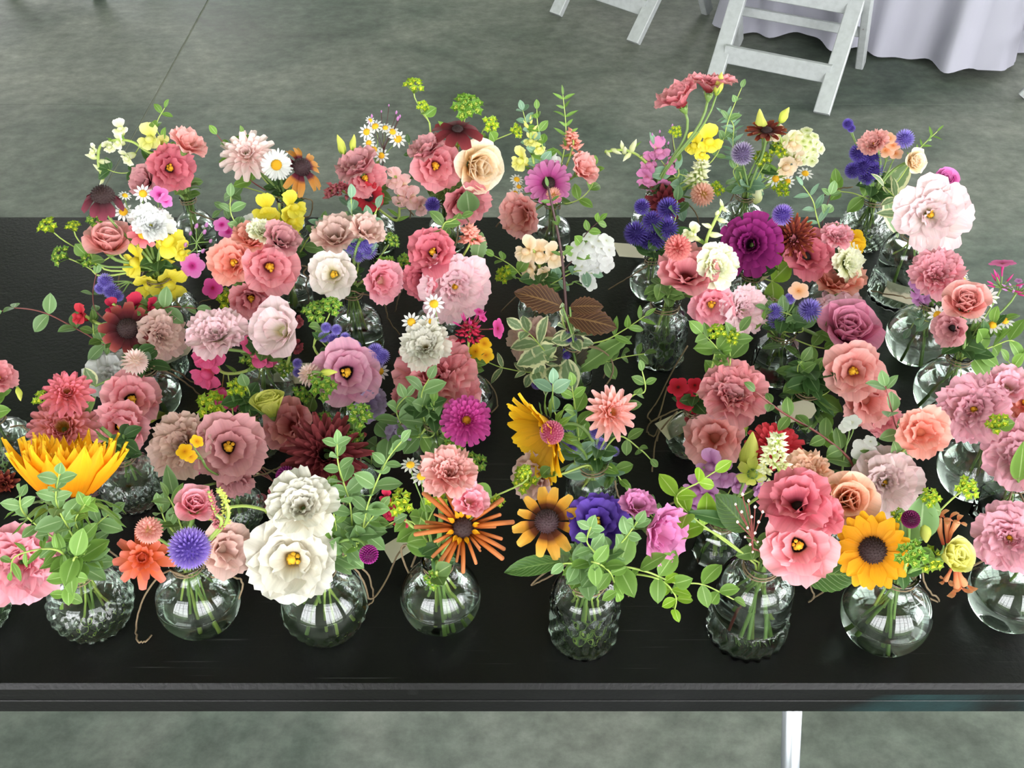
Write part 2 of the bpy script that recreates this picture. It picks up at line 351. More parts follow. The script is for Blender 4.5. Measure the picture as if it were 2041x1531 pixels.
def glass_mat(name, tint, ior, rough=0.):
    m, nt, b, o = new_mat(name)
    b.inputs['Base Color'].default_value = lin(tint); b.inputs['Transmission Weight'].default_value = 1; b.inputs['IOR'].default_value = ior; b.inputs['Roughness'].default_value = rough
    return m
CONC = concrete(); GLASS = glass_mat('clear_glass', 'f4faf7', 1.46); WATER = glass_mat('water', 'eef4ec', 1.33)
WALLM = plain('wall_paint', 'cfcfca', .8); CEILM = plain('ceiling_paint', 'd8d6d0', .8); FRAMEM = plain('window_frame_paint', '3a3a3a', .5)

# ---------------------------------------------------------------- room: floor slabs, walls with big windows, ceiling
RX0, RX1, RY0, RY1, RZ = -7.0, 4.8, -2.6, 9.6, 3.7
fl = structure(link('floor', box(G(), RX0, RX1, RY0, RY1, -.14, -.003).mesh('floor', [plain('joint_filler', '9a9b93', .8)], False)))
xs = [RX0, -4.647, -1.147, 2.353, RX1]; ys = [RY0, -.41, 3.091, 6.6, RY1]
for i in range(4):
    for j in range(4):
        a, b_, c, d = xs[i] + .0034, xs[i + 1] - .0034, ys[j] + .0003, ys[j + 1] - .0003; e = .001; g = G()
        v = [(a, c, -.06), (b_, c, -.06), (b_, d, -.06), (a, d, -.06), (a, c, -e), (b_, c, -e), (b_, d, -e), (a, d, -e), (a + e, c + e, 0), (b_ - e, c + e, 0), (b_ - e, d - e, 0), (a + e, d - e, 0)]
        f = [(3, 2, 1, 0), (8, 9, 10, 11)] + [(k, (k + 1) % 4, 4 + (k + 1) % 4, 4 + k) for k in range(4)] + [(4 + k, 4 + (k + 1) % 4, 8 + (k + 1) % 4, 8 + k) for k in range(4)]
        link('slab', g.add(v, f).mesh('slab', [CONC], False), fl)
structure(link('ceiling', box(G(), RX0 - .2, RX1 + .2, RY0 - .2, RY1 + .2, RZ, RZ + .15).mesh('ceiling', [CEILM], False)))
WIN = [0]
def wall(name, axis, pos, thick, a0, a1, openings):
    """a wall along x ('y' = pos) or along y ('x' = pos) with rectangular openings (lo, hi, z0, z1), each glazed with a framed window"""
    g = G()
    def put(lo, hi, z0, z1, gg=g, t0=0., t1=thick):
        if axis == 'y': box(gg, lo, hi, min(pos + t0, pos + t1), max(pos + t0, pos + t1), z0, z1)
        else: box(gg, min(pos + t0, pos + t1), max(pos + t0, pos + t1), lo, hi, z0, z1)
    cur = a0
    for lo, hi, z0, z1 in sorted(openings):
        put(cur, lo, 0, RZ); put(lo, hi, 0, z0) if z0 > 0 else None; put(lo, hi, z1, RZ); cur = hi
    put(cur, a1, 0, RZ)
    structure(link(name, g.mesh(name, [WALLM], False)))
    for lo, hi, z0, z1 in openings:
        WIN[0] += 1; g = G(); fw = .06; q0, q1 = thick * .35, thick * .6
        put(lo, lo + fw, z0, z1, g, q0, q1); put(hi - fw, hi, z0, z1, g, q0, q1); put(lo + fw, hi - fw, z0, z0 + fw, g, q0, q1); put(lo + fw, hi - fw, z1 - fw, z1, g, q0, q1)
        w = structure(link('window_%d' % WIN[0], g.mesh('window_frame', [FRAMEM], False)))
        nx = max(2, round((hi - lo) / .8)); nz_ = 3
        for i in range(1, nx):
            g = G(); c = lo + (hi - lo) * i / nx; put(c - .02, c + .02, z0 + fw, z1 - fw, g, q0, q1); link('muntin', g.mesh('muntin', [FRAMEM], False), w)
        for i in range(1, nz_):
            g = G(); c = z0 + (z1 - z0) * i / nz_; put(lo + fw, hi - fw, c - .02, c + .02, g, q0 + .005, q1 - .005); link('muntin', g.mesh('muntin', [FRAMEM], False), w)
        # daylight enters here: portal for the sky
        ld = bpy.data.lights.new('sky_portal', 'AREA'); ld.shape = 'RECTANGLE'; ld.size = hi - lo; ld.size_y = z1 - z0; ld.cycles.is_portal = True
        lo_ = bpy.data.objects.new('sky_portal', ld); col.objects.link(lo_); mid = (lo + hi) / 2; zc = (z0 + z1) / 2; off = pos + thick * 1.05
        s = 1 if thick > 0 else -1
        if axis == 'y': lo_.location = (mid, off, zc); lo_.rotation_euler = (-pi / 2 if s > 0 else pi / 2, 0, 0)
        else: lo_.location = (off, mid, zc); lo_.rotation_euler = (pi / 2, 0, pi / 2 if s > 0 else -pi / 2)
wall('wall_back', 'y', RY1, .2, RX0, RX1, [(-5.2, -2.6, .1, 2.9), (2.2, 4.4, .1, 2.9)])
wall('wall_front', 'y', RY0, -.2, RX0, RX1, [(-4.2, -.9, .2, 3.2), (.5, 4.2, .2, 3.3)])
wall('wall_right', 'x', RX1, .2, RY0, RY1, [(-2.2, .2, .4, 3.1), (1.0, 4.2, .4, 3.1), (5.2, 8.6, .4, 3.1)])
wall('wall_left', 'x', RX0, -.2, RY0, RY1, [(1.2, 3.8, .6, 2.8)])
structure(link('outdoor_lawn', box(G(), -60, 60, -60, 60, -.4, -.2).mesh('outdoor_lawn', [plain('lawn', '5f7a48', .9)], False)))

# ---------------------------------------------------------------- black folding table
tb = tag(empty('folding_table', (-.35, .9, 0)), 'long black painted folding table with scratched top holding all the vases', 'table')
TO = Matrix.Translation((.35, -.9, 0))
BT, BE = black_paint('black_table_top'), black_paint('black_table_edge', True)
g = G(); e = .004
def plate(g, x0, x1, y0, y1, z0, z1, e):
    v = []
    for z, k in ((z0, 0), (z1 - e, 0), (z1, e)): v += [(x0 + k, y0 + k, z), (x1 - k, y0 + k, z), (x1 - k, y1 - k, z), (x0 + k, y1 - k, z)]
    f = [(3, 2, 1, 0), (8, 9, 10, 11)] + [(r * 4 + k, r * 4 + (k + 1) % 4, r * 4 + 4 + (k + 1) % 4, r * 4 + 4 + k) for r in (0, 1) for k in range(4)]
    return g.add(v, f)
link('tabletop', plate(g, TX0, TX1, TY0, TY1, TZ - .012, TZ, e).mesh('tabletop', [BT], False), tb, TO)
for z0, z1, ins in ((TZ - .0225, TZ - .0125, .0015), (TZ - .033, TZ - .023, .0005), (TZ - .042, TZ - .0335, .0018)):
    link('edge_ply', plate(G(), TX0 + ins, TX1 - ins, TY0 + ins, TY1 - ins, z0, z1, .0008).mesh('edge_ply', [BE], False), tb, TO)
STEEL = plain('galvanised_steel', 'b8bcc4', .32, .9)
for cx, sx in ((-.97, -1), (.262, 1)):
    for y in (.556, 1.235):
        g = G(); top = Vector((cx, y, TZ - .042)); bot = Vector((cx + sx * .105, y, .03)); tube(g, [top, bot], .0095, 14); link('leg', g.mesh('leg', [STEEL]), tb, TO)
        g = G(); tube(g, [bot.lerp(top, .03), bot - Vector((-sx * .005, 0, .03))], .0125, 12); link('foot_cap', g.mesh('foot_cap', [plain('rubber', '1c1c1c', .7)]), tb, TO)
    g = G(); tube(g, [(cx, .556, TZ - .052), (cx, 1.235, TZ - .052)], .0085, 8); link('cross_brace', g.mesh('cross_brace', [STEEL]), tb, TO)
    g = G(); tube(g, [(cx - sx * .3, .895, TZ - .045), (cx + sx * .04, 1.235, .53)], .006, 8); link('locking_arm', g.mesh('locking_arm', [STEEL]), tb, TO)

# ---------------------------------------------------------------- white folding chairs
CW = white_paint()
def chair(label):
    t = tag(empty('folding_chair', (0, 0, 0)), label, 'chair', 'white folding chairs')
    hw = .2
    for s in (-1, 1):   # rear legs (towards -y) and the long front frame that carries the backrest
        link('rear_leg', bar(G(), (s * (hw - .02), -.2, .004), (s * (hw - .02), .15, .44), .05, .024, Vector((1, 0, 0))).mesh('rear_leg', [CW], False), t)
        link('front_leg', bar(G(), (s * (hw + .012), .2, .004), (s * (hw + .012), -.25, .8), .026, .042, Vector((1, 0, 0))).mesh('front_leg', [CW], False), t)
    for z in (.1, .27):
        y = -.2 + .35 * (z - .004) / .436
        link('rung', bar(G(), (-(hw - .03), y, z), (hw - .03, y, z), .02, .058, Vector((0, 1, 0))).mesh('rung', [CW], False), t)
    link('rung', bar(G(), (-hw, .115, .15), (hw, .115, .15), .018, .03, Vector((0, 1, 0))).mesh('rung', [CW], False), t)
    g = G(); box(g, -hw + .03, hw - .03, -.19, .19, .45, .475); link('seat', g.mesh('seat', [CW], False), t)
    for s in (-1, 1): link('seat_rail', box(G(), s * (hw - .015) - .012, s * (hw - .015) + .012, -.2, .2, .435, .449).mesh('seat_rail', [CW], False), t)
    for z in (.6, .7, .79):
        y = .2 - .45 * (z - .004) / .796
        link('back_slat', bar(G(), (-hw, y, z), (hw, y, z), .016, .06, Vector((0, 1, 0))).mesh('back_slat', [CW], False), t)
    return t
def copy_tree(o, parent=None):
    c = o.copy(); col.objects.link(c); c.parent = parent
    for ch in list(o.children): copy_tree(ch, c)
    return c
c1 = chair('white folding chair with chipped feet facing the white tablecloth, both rungs showing')
def stand(c, foot_local, foot_world, rz):
    c.rotation_euler = (0, 0, rz); c.location = Vector((foot_world[0], foot_world[1], 0)) - Matrix.Rotation(rz, 3, 'Z') @ Vector((foot_local[0], foot_local[1], 0))
stand(c1, (.18, -.2), (.965, 3.02), -.46)
for lab, fl_, fw_, rz in (('white folding chair standing alone on open concrete, left of the tablecloth', (.18, -.2), (.424, 3.549), -.75),
                          ('white folding chair by the tablecloth corner at the far right', (-.18, .2), (1.655, 3.165), 1.076),
                          ('white folding chair beside the floor joint, only a foot showing', (.18, -.2), (-1.56, 3.94), -.2)):
    c = copy_tree(c1); c['label'] = lab; stand(c, fl_, fw_, rz)

# ---------------------------------------------------------------- cloth-covered table behind
CL = plain('white_linen', 'a3a2ae', .85)
ct = tag(empty('banquet_table', (1.375, 3.85, 0), -.475), 'banquet table under a long white cloth behind the folding chair', 'table')
g = G(); box(g, -.44, .44, -.37, .37, .70, .735); link('table_top', g.mesh('table_top', [plain('table_wood', '8a7358', .6)], False), ct)
for sx in (-.36, .36):
    for sy in (-.3, .3): g = G(); tube(g, [(sx, sy, .70), (sx, sy, 0)], .016, 8); link('leg', g.mesh('leg', [STEEL]), ct)
def cloth():
    g = G(); hw, hd, r = .46, .39, .06; per = []
    def seg(a, b, n): return [Vector(a).lerp(Vector(b), i / n) for i in range(n)]
    cor = [(-hw + r, -hd, 0), (hw - r, -hd, 0), (hw, -hd + r, 0), (hw, hd - r, 0), (hw - r, hd, 0), (-hw + r, hd, 0), (-hw, hd - r, 0), (-hw, -hd + r, 0)]
    for i in range(8): per += seg(cor[i], cor[(i + 1) % 8], 60 if i in (0, 4) else 50 if i in (2, 6) else 6)
    n = len(per); rows = 16; rr = random.Random(3); ph = [rr.uniform(0, 6.28) for _ in range(5)]
    for j in range(rows + 1):
        t = j / rows
        for i, p in enumerate(per):
            q = p.normalized(); s = 2 * pi * i / n
            w = (.5 * math.sin(9 * s + ph[0] + .5 * math.sin(3 * s)) + .3 * math.sin(17 * s + ph[1]) + .2 * math.sin(27 * s + ph[2])) * .085 * t ** 1.3
            nn = Vector((0, 0, 0))
            nn = Vector((0, -1 if p.y < 0 else 1, 0)) if abs(abs(p.y) - hd) < .001 else Vector((1 if p.x > 0 else -1, 0, 0)) if abs(abs(p.x) - hw) < .001 else Vector((p.x / abs(p.x), p.y / abs(p.y), 0)).normalized()
            hem = .008 + .03 * (.5 + .5 * math.sin(7 * s + ph[3]))
            z = .742 + (hem - .742) * t
            g.v.append(tuple(p + nn * (w + .06 * t ** 1.5) + Vector((0, 0, z)))); g.uv.append((i / n, t))
    for j in range(rows):
        for i in range(n): g.f.append((j * n + i, (j + 1) * n + i, (j + 1) * n + (i + 1) % n, j * n + (i + 1) % n)); g.m.append(0)
    g.f.append(tuple(range(n))); g.m.append(0)
    return g
clo = link('tablecloth', cloth().mesh('tablecloth', [CL])); clo.location = (1.375, 3.85, 0); clo.rotation_euler = (0, 0, -.475)
tag(clo, 'long white tablecloth with soft folds reaching the concrete floor', 'tablecloth')
# ---------------------------------------------------------------- vases
def rnd(p, n=4):   # rounded profile through control points
    out = []
    P = [Vector((a, b, 0)) for a, b in p]
    for q in smooth_path(P, n): out.append((max(q.x, .001), q.y))
    return out
SPH = [(math.sin(a) * 1.0, .93 - math.cos(a) * 1.0) for a in [math.radians(d) for d in range(25, 158, 7)]]
VT = {}   # type: outer profile in units of the body radius, neck radius, neck height, segments, surface relief
SPH = [(r, max(z, .0)) for r, z in SPH]
VT['round'] = dict(prof=[(.36, 0)] + SPH + [(.33, 1.93), (.32, 2.1), (.36, 2.28), (.42, 2.33)], seg=40)
VT['cut'] = dict(prof=rnd([(.62, 0), (.72, .08), (.9, .4), (1, .75), (.97, 1.05), (.8, 1.35), (.5, 1.55), (.4, 1.66), (.39, 1.95), (.42, 2.1), (.48, 2.16)], 8), seg=96,
    disp=lambda a, z: .05 * (abs(math.sin(9 * a + 8 * z)) + abs(math.sin(9 * a - 8 * z)) - 1) * (z < 1.3) + (.035 * math.cos(30 * a) if z < .16 else 0))
VT['hob'] = dict(prof=rnd([(.6, 0), (.75, .1), (.95, .5), (1, .8), (.93, 1.15), (.7, 1.5), (.42, 1.75), (.38, 1.95), (.4, 2.2), (.46, 2.28)], 8), seg=96,
    disp=lambda a, z: (.035 * math.cos(20 * a) * math.cos(13 * z)) * (z < .75))
VT['jar'] = dict(prof=rnd([(.84, 0), (.93, .06), (1, .3), (1, .9), (1, 1.5), (.99, 2.05), (.9, 2.35), (.68, 2.55), (.56, 2.65), (.54, 2.9), (.6, 3.02), (.62, 3.1)], 9), seg=96,
    disp=lambda a, z: .06 * (abs(math.sin(7 * a + 4.2 * z)) + abs(math.sin(7 * a - 4.2 * z)) - 1) * (.06 < z < 2.05))
VT['ribjar'] = dict(prof=rnd([(.9, 0), (.97, .06), (1, .3), (1, .7), (.98, .95), (.95, 1.05), (.94, 1.7), (.9, 2.1), (.72, 2.4), (.46, 2.55), (.4, 2.65), (.4, 2.85), (.47, 2.95)], 8), seg=96,
    disp=lambda a, z: .045 * math.cos(20 * a + 1.5 * math.sin(7 * z)) * (z < .95) + .01 * math.cos(3 * a))
VT['bottle'] = dict(prof=rnd([(.8, 0), (.95, .06), (1, .3), (1, .9), (.98, 1.4), (.8, 1.75), (.5, 2.0), (.38, 2.2), (.36, 2.7), (.38, 2.95), (.46, 3.02)]), seg=36)
VT['fluted'] = dict(prof=rnd([(.8, 0), (.95, .06), (1, .3), (1, .9), (.98, 1.4), (.8, 1.75), (.5, 2.0), (.4, 2.2), (.38, 2.5), (.42, 2.7), (.5, 2.78)]), seg=72,
    disp=lambda a, z: .03 * math.cos(20 * a) * (z < 1.75))
VT['octagon'] = dict(prof=[(.86, 0), (.98, .1), (1, .14), (.96, .4), (.86, 1.2), (.8, 1.5), (.55, 1.85), (.48, 1.95), (.5, 2.2), (.6, 2.3)], seg=8, flat=True)
VT['square'] = dict(prof=[(1.0, 0), (1.04, .06), (1.04, 1.5), (.95, 1.7), (.6, 1.9), (.5, 2.0), (.5, 2.25), (.6, 2.3)], seg=4, flat=True)
THK = .055
def vase_geo(kind, R_):
    t = VT[kind]; P = t['prof']; d = t.get('disp'); g = G()
    inner = []
    for r, z in reversed(P):
        if z < .14: continue
        inner.append((max(r - THK * (1.4 if kind == 'square' else 1), .05), z))
    inner.append((max(P[0][0] - .14, .1), .13))
    prof = [(r * R_, z * R_) for r, z in P + inner]; no = len(P)
    lathe(g, prof, t['seg'], disp=(lambda i, a, z: (d(a, z / R_) * R_ if i < no and i > 0 else 0)) if d else None, flat=t.get('flat'))
    return g
def water_geo(kind, R_, level):
    t = VT[kind]; P = [(r - THK * (1.4 if kind == 'square' else 1) + .006, z) for r, z in t['prof'] if .14 <= z <= level]
    prof = [(max(t['prof'][0][0] - .134, .1), .125)] + P
    if prof[-1][1] < level - .01: prof.append((prof[-1][0], level))
    g = G(); lathe(g, [(r * R_, z * R_) for r, z in prof], t['seg'], flat=t.get('flat')); return g

class Vase: pass
CUR = None; VASES = []; ITEMS = []
WATERLEVEL = {'round': 1.15, 'cut': 1.0, 'hob': 1.1, 'jar': 1.6, 'ribjar': 1.9, 'bottle': 1.3, 'fluted': 1.3, 'octagon': 1.2, 'square': 1.3}
def vase(key, kind, px, py, dpx, desc, twine=True, tails=(), tag_at=None, spin=None):
    """a bud vase; (px, py) is the centre of its body in the photograph, its distance comes from the table top it stands on"""
    global CUR
    v = Vase(); v.key = key; v.kind = kind
    r = .036
    for _ in range(6):
        zc = TZ + r * (.93 if kind in ('round', 'cut', 'hob', 'octagon', 'square') else 1.15)
        c = on_z(px, py, zc); r = dpx / 2 * m_per_px(c)
    r = round(r, 4)
    if kind == 'square': r *= 1.3
    v.x, v.y, v.r = c.x, c.y, r; P = VT[kind]['prof']
    v.h = P[-1][1] * r; v.nr = min(p[0] for p in P[len(P) // 2:]) * r * .78
    v.neck = Vector((v.x, v.y, TZ + v.h)); v.npx = project(v.neck); v.base = Vector((v.x, v.y, TZ + .15 * r))
    ro = empty('bud_vase', (v.x, v.y, TZ), R.uniform(0, 6.28) if spin is None else spin)
    tag(ro, desc + ' holding the ' + key, 'vase', 'glass bud vases on the black table'); v.root = ro
    link('glass', vase_geo(kind, r).mesh('glass', [GLASS], not VT[kind].get('flat')), ro)
    link('water', water_geo(kind, r, WATERLEVEL[kind] * R.uniform(.92, 1.08)).mesh('water', [WATER], True), ro)
    nz = v.h - (.18 if kind not in ('jar', 'ribjar') else .3) * r; nrad = min(p[0] for p in P[len(P) // 2:]) * r + .0012
    inv = Matrix.Rotation(-ro.rotation_euler.z, 4, 'Z') @ Matrix.Translation((-v.x, -v.y, -TZ))
    if twine:
        g = G(); tube(g, [(nrad * math.cos(a * .35), nrad * math.sin(a * .35), nz - .004 + .0032 * a * .35 / 6.28 * 1.2 + .0006 * math.sin(a)) for a in range(37)], .0007, 5)
        link('twine', g.mesh('twine', [TWINE]), ro)
        for t in tails:
            pts = [on_z(a, b, TZ + hh) for a, b, hh in t]
            g = G(); sp = smooth_path(pts, 6); tube(g, [inv @ (p + Vector((R.uniform(-.0006, .0006),) * 3)) for p in sp], .0009, 5); link('twine', g.mesh('twine', [TWINE]), ro)
        if not tails:
            a0 = R.uniform(0, 6.28)
            for k in range(2):
                a = a0 + R.uniform(.1, .5) * k; d = Vector((math.cos(a), math.sin(a), 0)); Lt = R.uniform(.03, .055)
                g = G(); p0 = d * nrad + Vector((0, 0, nz)); tube(g, bez(p0, p0 + d * .02 + Vector((0, 0, .012)), p0 + d * Lt + Vector((R.uniform(-.02, .02), R.uniform(-.02, .02), -.005)), p0 + d * Lt * .9 + Vector((R.uniform(-.02, .02), R.uniform(-.02, .02), -nz * R.uniform(.35, .8))), 10), .001, 5)
                link('twine', g.mesh('twine', [TWINE]), ro)
    if tag_at:
        tx, ty, hh, ang, lpx = tag_at; c = on_z(tx, ty, TZ + hh); s = lpx * m_per_px(c)
        g = G(); e = .2; o = [(-.5, -.3), (.3, -.3), (.5, -.12), (.5, .12), (.3, .3), (-.5, .3)]
        g.add([(x * s, y * s, z) for z in (0, .0006) for x, y in o], [tuple(range(5, -1, -1)), tuple(range(6, 12))] + [(i, (i + 1) % 6, 6 + (i + 1) % 6, 6 + i) for i in range(6)])
        link('paper_tag', g.mesh('paper_tag', [PAPER], False), ro, inv @ Matrix.Translation(c) @ Matrix.Rotation(ang, 4, 'Z') @ Matrix.Rotation(R.uniform(-.3, .3), 4, 'Y') @ Matrix.Rotation(R.uniform(-.1, .4), 4, 'X'))['label'] = 'blank cream paper tag on twine'
    CUR = v; VASES.append(v); return v

# ---------------------------------------------------------------- petals, leaves
def petal_geo(L=1., Wd=.8, e0=70, e1=10, cup=.25, ruf=.05, nr=3., jag=0., rnd_=.16, b0=.2, point=0., nu=6, nv=6, seed=0, wmax=.65, p=1.):
    r = random.Random(seed * 77 + 5); ph, ph2 = r.uniform(0, 6.28), r.uniform(0, 6.28); nf = 24
    prof = [(0., 0., math.radians(e0))]
    for i in range(nf):
        e = math.radians(e0 + (e1 - e0) * ((i + .5) / nf) ** p); y, z, _ = prof[-1]; prof.append((y + math.cos(e) * L / nf, z + math.sin(e) * L / nf, e))
    def at(t):
        t = max(0., min(1.12, t)) * nf; i = min(int(t), nf - 1); k = t - i; a, b = prof[i], prof[i + 1]
        return a[0] + (b[0] - a[0]) * k, a[1] + (b[1] - a[1]) * k, a[2] + (b[2] - a[2]) * k
    def ss(x): x = max(0., min(1., x)); return x * x * (3 - 2 * x)
    g = G(); v, uv = [], []
    jit = [r.uniform(-1, 1) for _ in range(nu + 1)]
    for j in range(nv + 1):
        t = j / nv
        if point == 2.: w = Wd / 2 * max(.015, math.sin(pi * min(t ** (math.log(.5) / math.log(wmax)), 1.)) ** .8)
        elif point: w = Wd / 2 * max(.02, (b0 + (1 - b0) * ss(t / wmax)) if t < wmax else (1 - ss((t - wmax) / (1 - wmax)) ** 1) if point >= 1 else 1 - point * ss((t - wmax) / (1 - wmax)))
        else: w = Wd / 2 * (b0 + (1 - b0) * ss(t / wmax)) * (1 - .12 * ss((t - .75) / .25))
        for i in range(nu + 1):
            u = i / nu * 2 - 1
            tt = t * (1 - rnd_ * u * u) + (jag * jit[i] * (1 if i % 2 else -1) * .5 - jag * (i % 2) * .5 if j == nv else 0)
            y, z, e = at(tt); q = cup * w * u * u + ruf * t * t * (math.sin(nr * pi * u + ph) + .6 * math.sin(2.3 * nr * pi * u + ph2)) * (1 if j >= nv * .5 else .5)
            v.append((u * w, y - math.sin(e) * q, z + math.cos(e) * q)); uv.append((u * .5 + .5, t))
    f = [(j * (nu + 1) + i, j * (nu + 1) + i + 1, (j + 1) * (nu + 1) + i + 1, (j + 1) * (nu + 1) + i) for j in range(nv) for i in range(nu)]
    return g.add(v, f, uv)
def petal(mat, **kw):
    return shared(('petal',) + tuple(sorted(kw.items())), lambda: petal_geo(**kw), mat)
def leaf_geo(Wd=.55, bend=25, fold=.18, wmax=.45, serr=0., tip=1., nu=4, nv=7, seed=0):
    g = petal_geo(L=1, Wd=Wd, e0=bend, e1=-bend, cup=fold, ruf=.015, nr=1, rnd_=0., b0=.12, point=2., nu=nu, nv=nv, seed=seed, wmax=wmax)
    if serr:
        n = nu + 1
        for j in range(nv + 1):
            for i in (0, nu):
                x, y, z = g.v[j * n + i]; g.v[j * n + i] = (x * (1 + (serr if j % 2 else -serr)), y, z)
    return g
def leaf_me(mat, **kw): return shared(('leaf',) + tuple(sorted(kw.items())), lambda: leaf_geo(**kw), mat)
SHAPE = {'oval': dict(Wd=.6, wmax=.48), 'round': dict(Wd=.85, wmax=.5), 'long': dict(Wd=.34, wmax=.45), 'lance': dict(Wd=.26, wmax=.4), 'serr': dict(Wd=.55, wmax=.45, serr=.09, nv=16, nu=6, fold=.1), 'serrlong': dict(Wd=.3, wmax=.42, serr=.07, nv=16, nu=6, fold=.1), 'broad': dict(Wd=.62, wmax=.42, serr=.03, nv=14, nu=6, fold=.06)}

# ---------------------------------------------------------------- flower stems, placed in the current vase
def dyrule(py): return max(-.055, min(.06, (CUR.npx[1] - py) * m_per_px(CUR.neck) * .35))
def spot(px, py, dy=None): return on_y(px, py, CUR.y + (dyrule(py) if dy is None else dy))
def hspot(x, y, dy=None): return spot(x, y, dyrule(y) - .014 if dy is None else dy)
def facing(p, face):
    back = (CAM - p).normalized()
    if face is None:
        h = (p - (CUR.neck - Vector((0, 0, .03)))).normalized(); return (h * .55 + back * .75 + Vector((0, 0, .2))).normalized()
    return (back + RIGHT * face[0] + UP * face[1]).normalized()
def frame(p, n, s, spin=0.): return Matrix.Translation(p) @ n.to_track_quat('Z', 'Y').to_matrix().to_4x4() @ Matrix.Rotation(spin, 4, 'Z') @ Matrix.Scale(s, 4)
def in_neck():
    a = R.uniform(0, 6.28); q = CUR.nr * R.uniform(.1, .75)
    return CUR.neck + Vector((q * math.cos(a), q * math.sin(a), -.004))
def foot():
    a = R.uniform(0, 6.28); q = CUR.r * R.uniform(.1, .45)
    return CUR.base + Vector((q * math.cos(a), q * math.sin(a), R.choice((.003, .003, CUR.h * .3, CUR.h * .45))))
def thing(name, desc, cat):
    b = foot(); o = empty(name, b); ITEMS.append([o, desc, cat, CUR]); o['_b'] = 0; del o['_b']
    return o, Matrix.Translation(-b), b
def label_all():
    seen = {}
    for o, desc, cat, v in ITEMS:
        lab = desc + ' in the ' + v.key + ' vase'; seen.setdefault(lab, []).append((o, cat, desc, v))
    for lab, L_ in seen.items():
        for o, cat, desc, v in L_:
            tag(o, lab, cat, cat + ' stems' if len(L_) == 1 else 'matching ' + desc + ' in the ' + v.key + ' vase')
def stem_pts(p, n, base, first=.3):
    nk = in_neck(); d = (p - nk).length
    a = bez(p, p - n * d * .4, nk + Vector((0, 0, d * .35)) + (p - nk) * .1, nk, 9)
    return a + [nk.lerp(base, .5), base]
def stem(root, inv, p, n, base, mat=None, rad=.0017, flare=.0):
    pts = stem_pts(p, n, base); rr = [rad] * (len(pts) - 3) + [rad * .8, rad * .7, rad * .7]
    if flare: rr[0] = flare; rr[1] = flare * .55
    g = G(); tube(g, [inv @ q for q in pts], rr, 6); link('stem', g.mesh('stem', [mat or STEM]), root)
    return pts
def ring(root, M, me, n, r0, z0, tilt=0., jit=.08, off=0., name='petal', sj=.06):
    for k in range(n):
        a = 2 * pi * (k + off) / n + R.uniform(-jit, jit)
        T = Matrix.Rotation(a, 4, 'Z') @ Matrix.Translation((0, r0, z0)) @ Matrix.Rotation(tilt + R.uniform(-jit, jit), 4, 'X') @ Matrix.Scale(1 + R.uniform(-sj, sj), 4)
        link(name, me[k % len(me)] if isinstance(me, list) else me, root, M @ T)
def stamens_geo(n=7, r=.1, h=.3):
    g = G(); rr = random.Random(4)
    for k in range(n):
        a = 2 * pi * k / n; q = r * rr.uniform(.5, 1.2); hh = h * rr.uniform(.7, 1.1)
        tube(g, [(0, 0, 0), (q * .6 * math.cos(a), q * .6 * math.sin(a), hh * .7), (q * math.cos(a), q * math.sin(a), hh)], [.016, .014, .045], 5)
    tube(g, [(0, 0, 0), (0, 0, h * .9), (0, 0, h * 1.15)], [.05, .03, .07], 6); return g

def lis(x, y, d, pal, desc, face=None, opn=1., dy=None, frill=.075, counts=(3, 4, 5), cat='lisianthus', jag=.07, stem_mat=None, cen=True, name='lisianthus'):
    p = hspot(x, y, dy); s = d / 2 * m_per_px(p); n = facing(p, face); root, inv, b = thing(name, desc, cat); m = PM(pal)
    s /= (.55 + .5 * opn)
    M = inv @ frame(p - n * s * .35, n, s, R.uniform(0, 6.28)); sd = R.randrange(3); q = 1 - opn
    specs = [(counts[0], .74, .86, 82, 46 + 34 * q, .13), (counts[1], .98, 1.04, 76, 20 + 48 * q, .15), (counts[2], 1.14, 1.16, 66, -10 + 56 * q, .16)]
    dark = pal in ('pinkdark', 'mauve', 'dusty', 'rosecoral')
    for i, (c, L_, w, a0, a1, r0) in enumerate(specs):
        mes = [petal(m, L=L_, Wd=w, e0=a0, e1=round(a1), cup=.34, ruf=frill, nr=2.4, jag=jag, seed=sd * 2 + k, nu=10, nv=6, rnd_=.2) for k in range(2)]
        ring(root, M, mes, c, r0, -.04 * i, jit=.1, off=.5 * i)
    link('throat', shared(('throat',), throat_geo, plain('dark_throat', '1c0a0a', .7) if dark else m), root, M)
    if cen and opn > .4: link('stamens', shared(('stamens',), lambda: stamens_geo(), POLLEN), root, M @ Matrix.Diagonal((1.35, 1.35, 1.2, 1)))
    link('calyx', shared(('calyx',), lambda: calyx_geo(), STEM), root, M @ Matrix.Translation((0, 0, -.2)))
    stem(root, inv, p - n * s * .6, n, b, stem_mat, .0018); return root
def throat_geo():
    g = dome(G(), .27, .12, 10, 3); g.uv = [(.5, .14)] * len(g.v); return g
def calyx_geo():
    g = G(); lathe(g, [(.03, -.3), (.09, -.2), (.17, -.05), (.2, .1)], 8)
    for k in range(5):
        a = 2 * pi * k / 5; M = Matrix.Rotation(a, 4, 'Z'); g.add([(-.07, .16, .0), (.07, .16, .0), (0, .34, .3)], [(0, 1, 2)], None, 0, M)
    return g
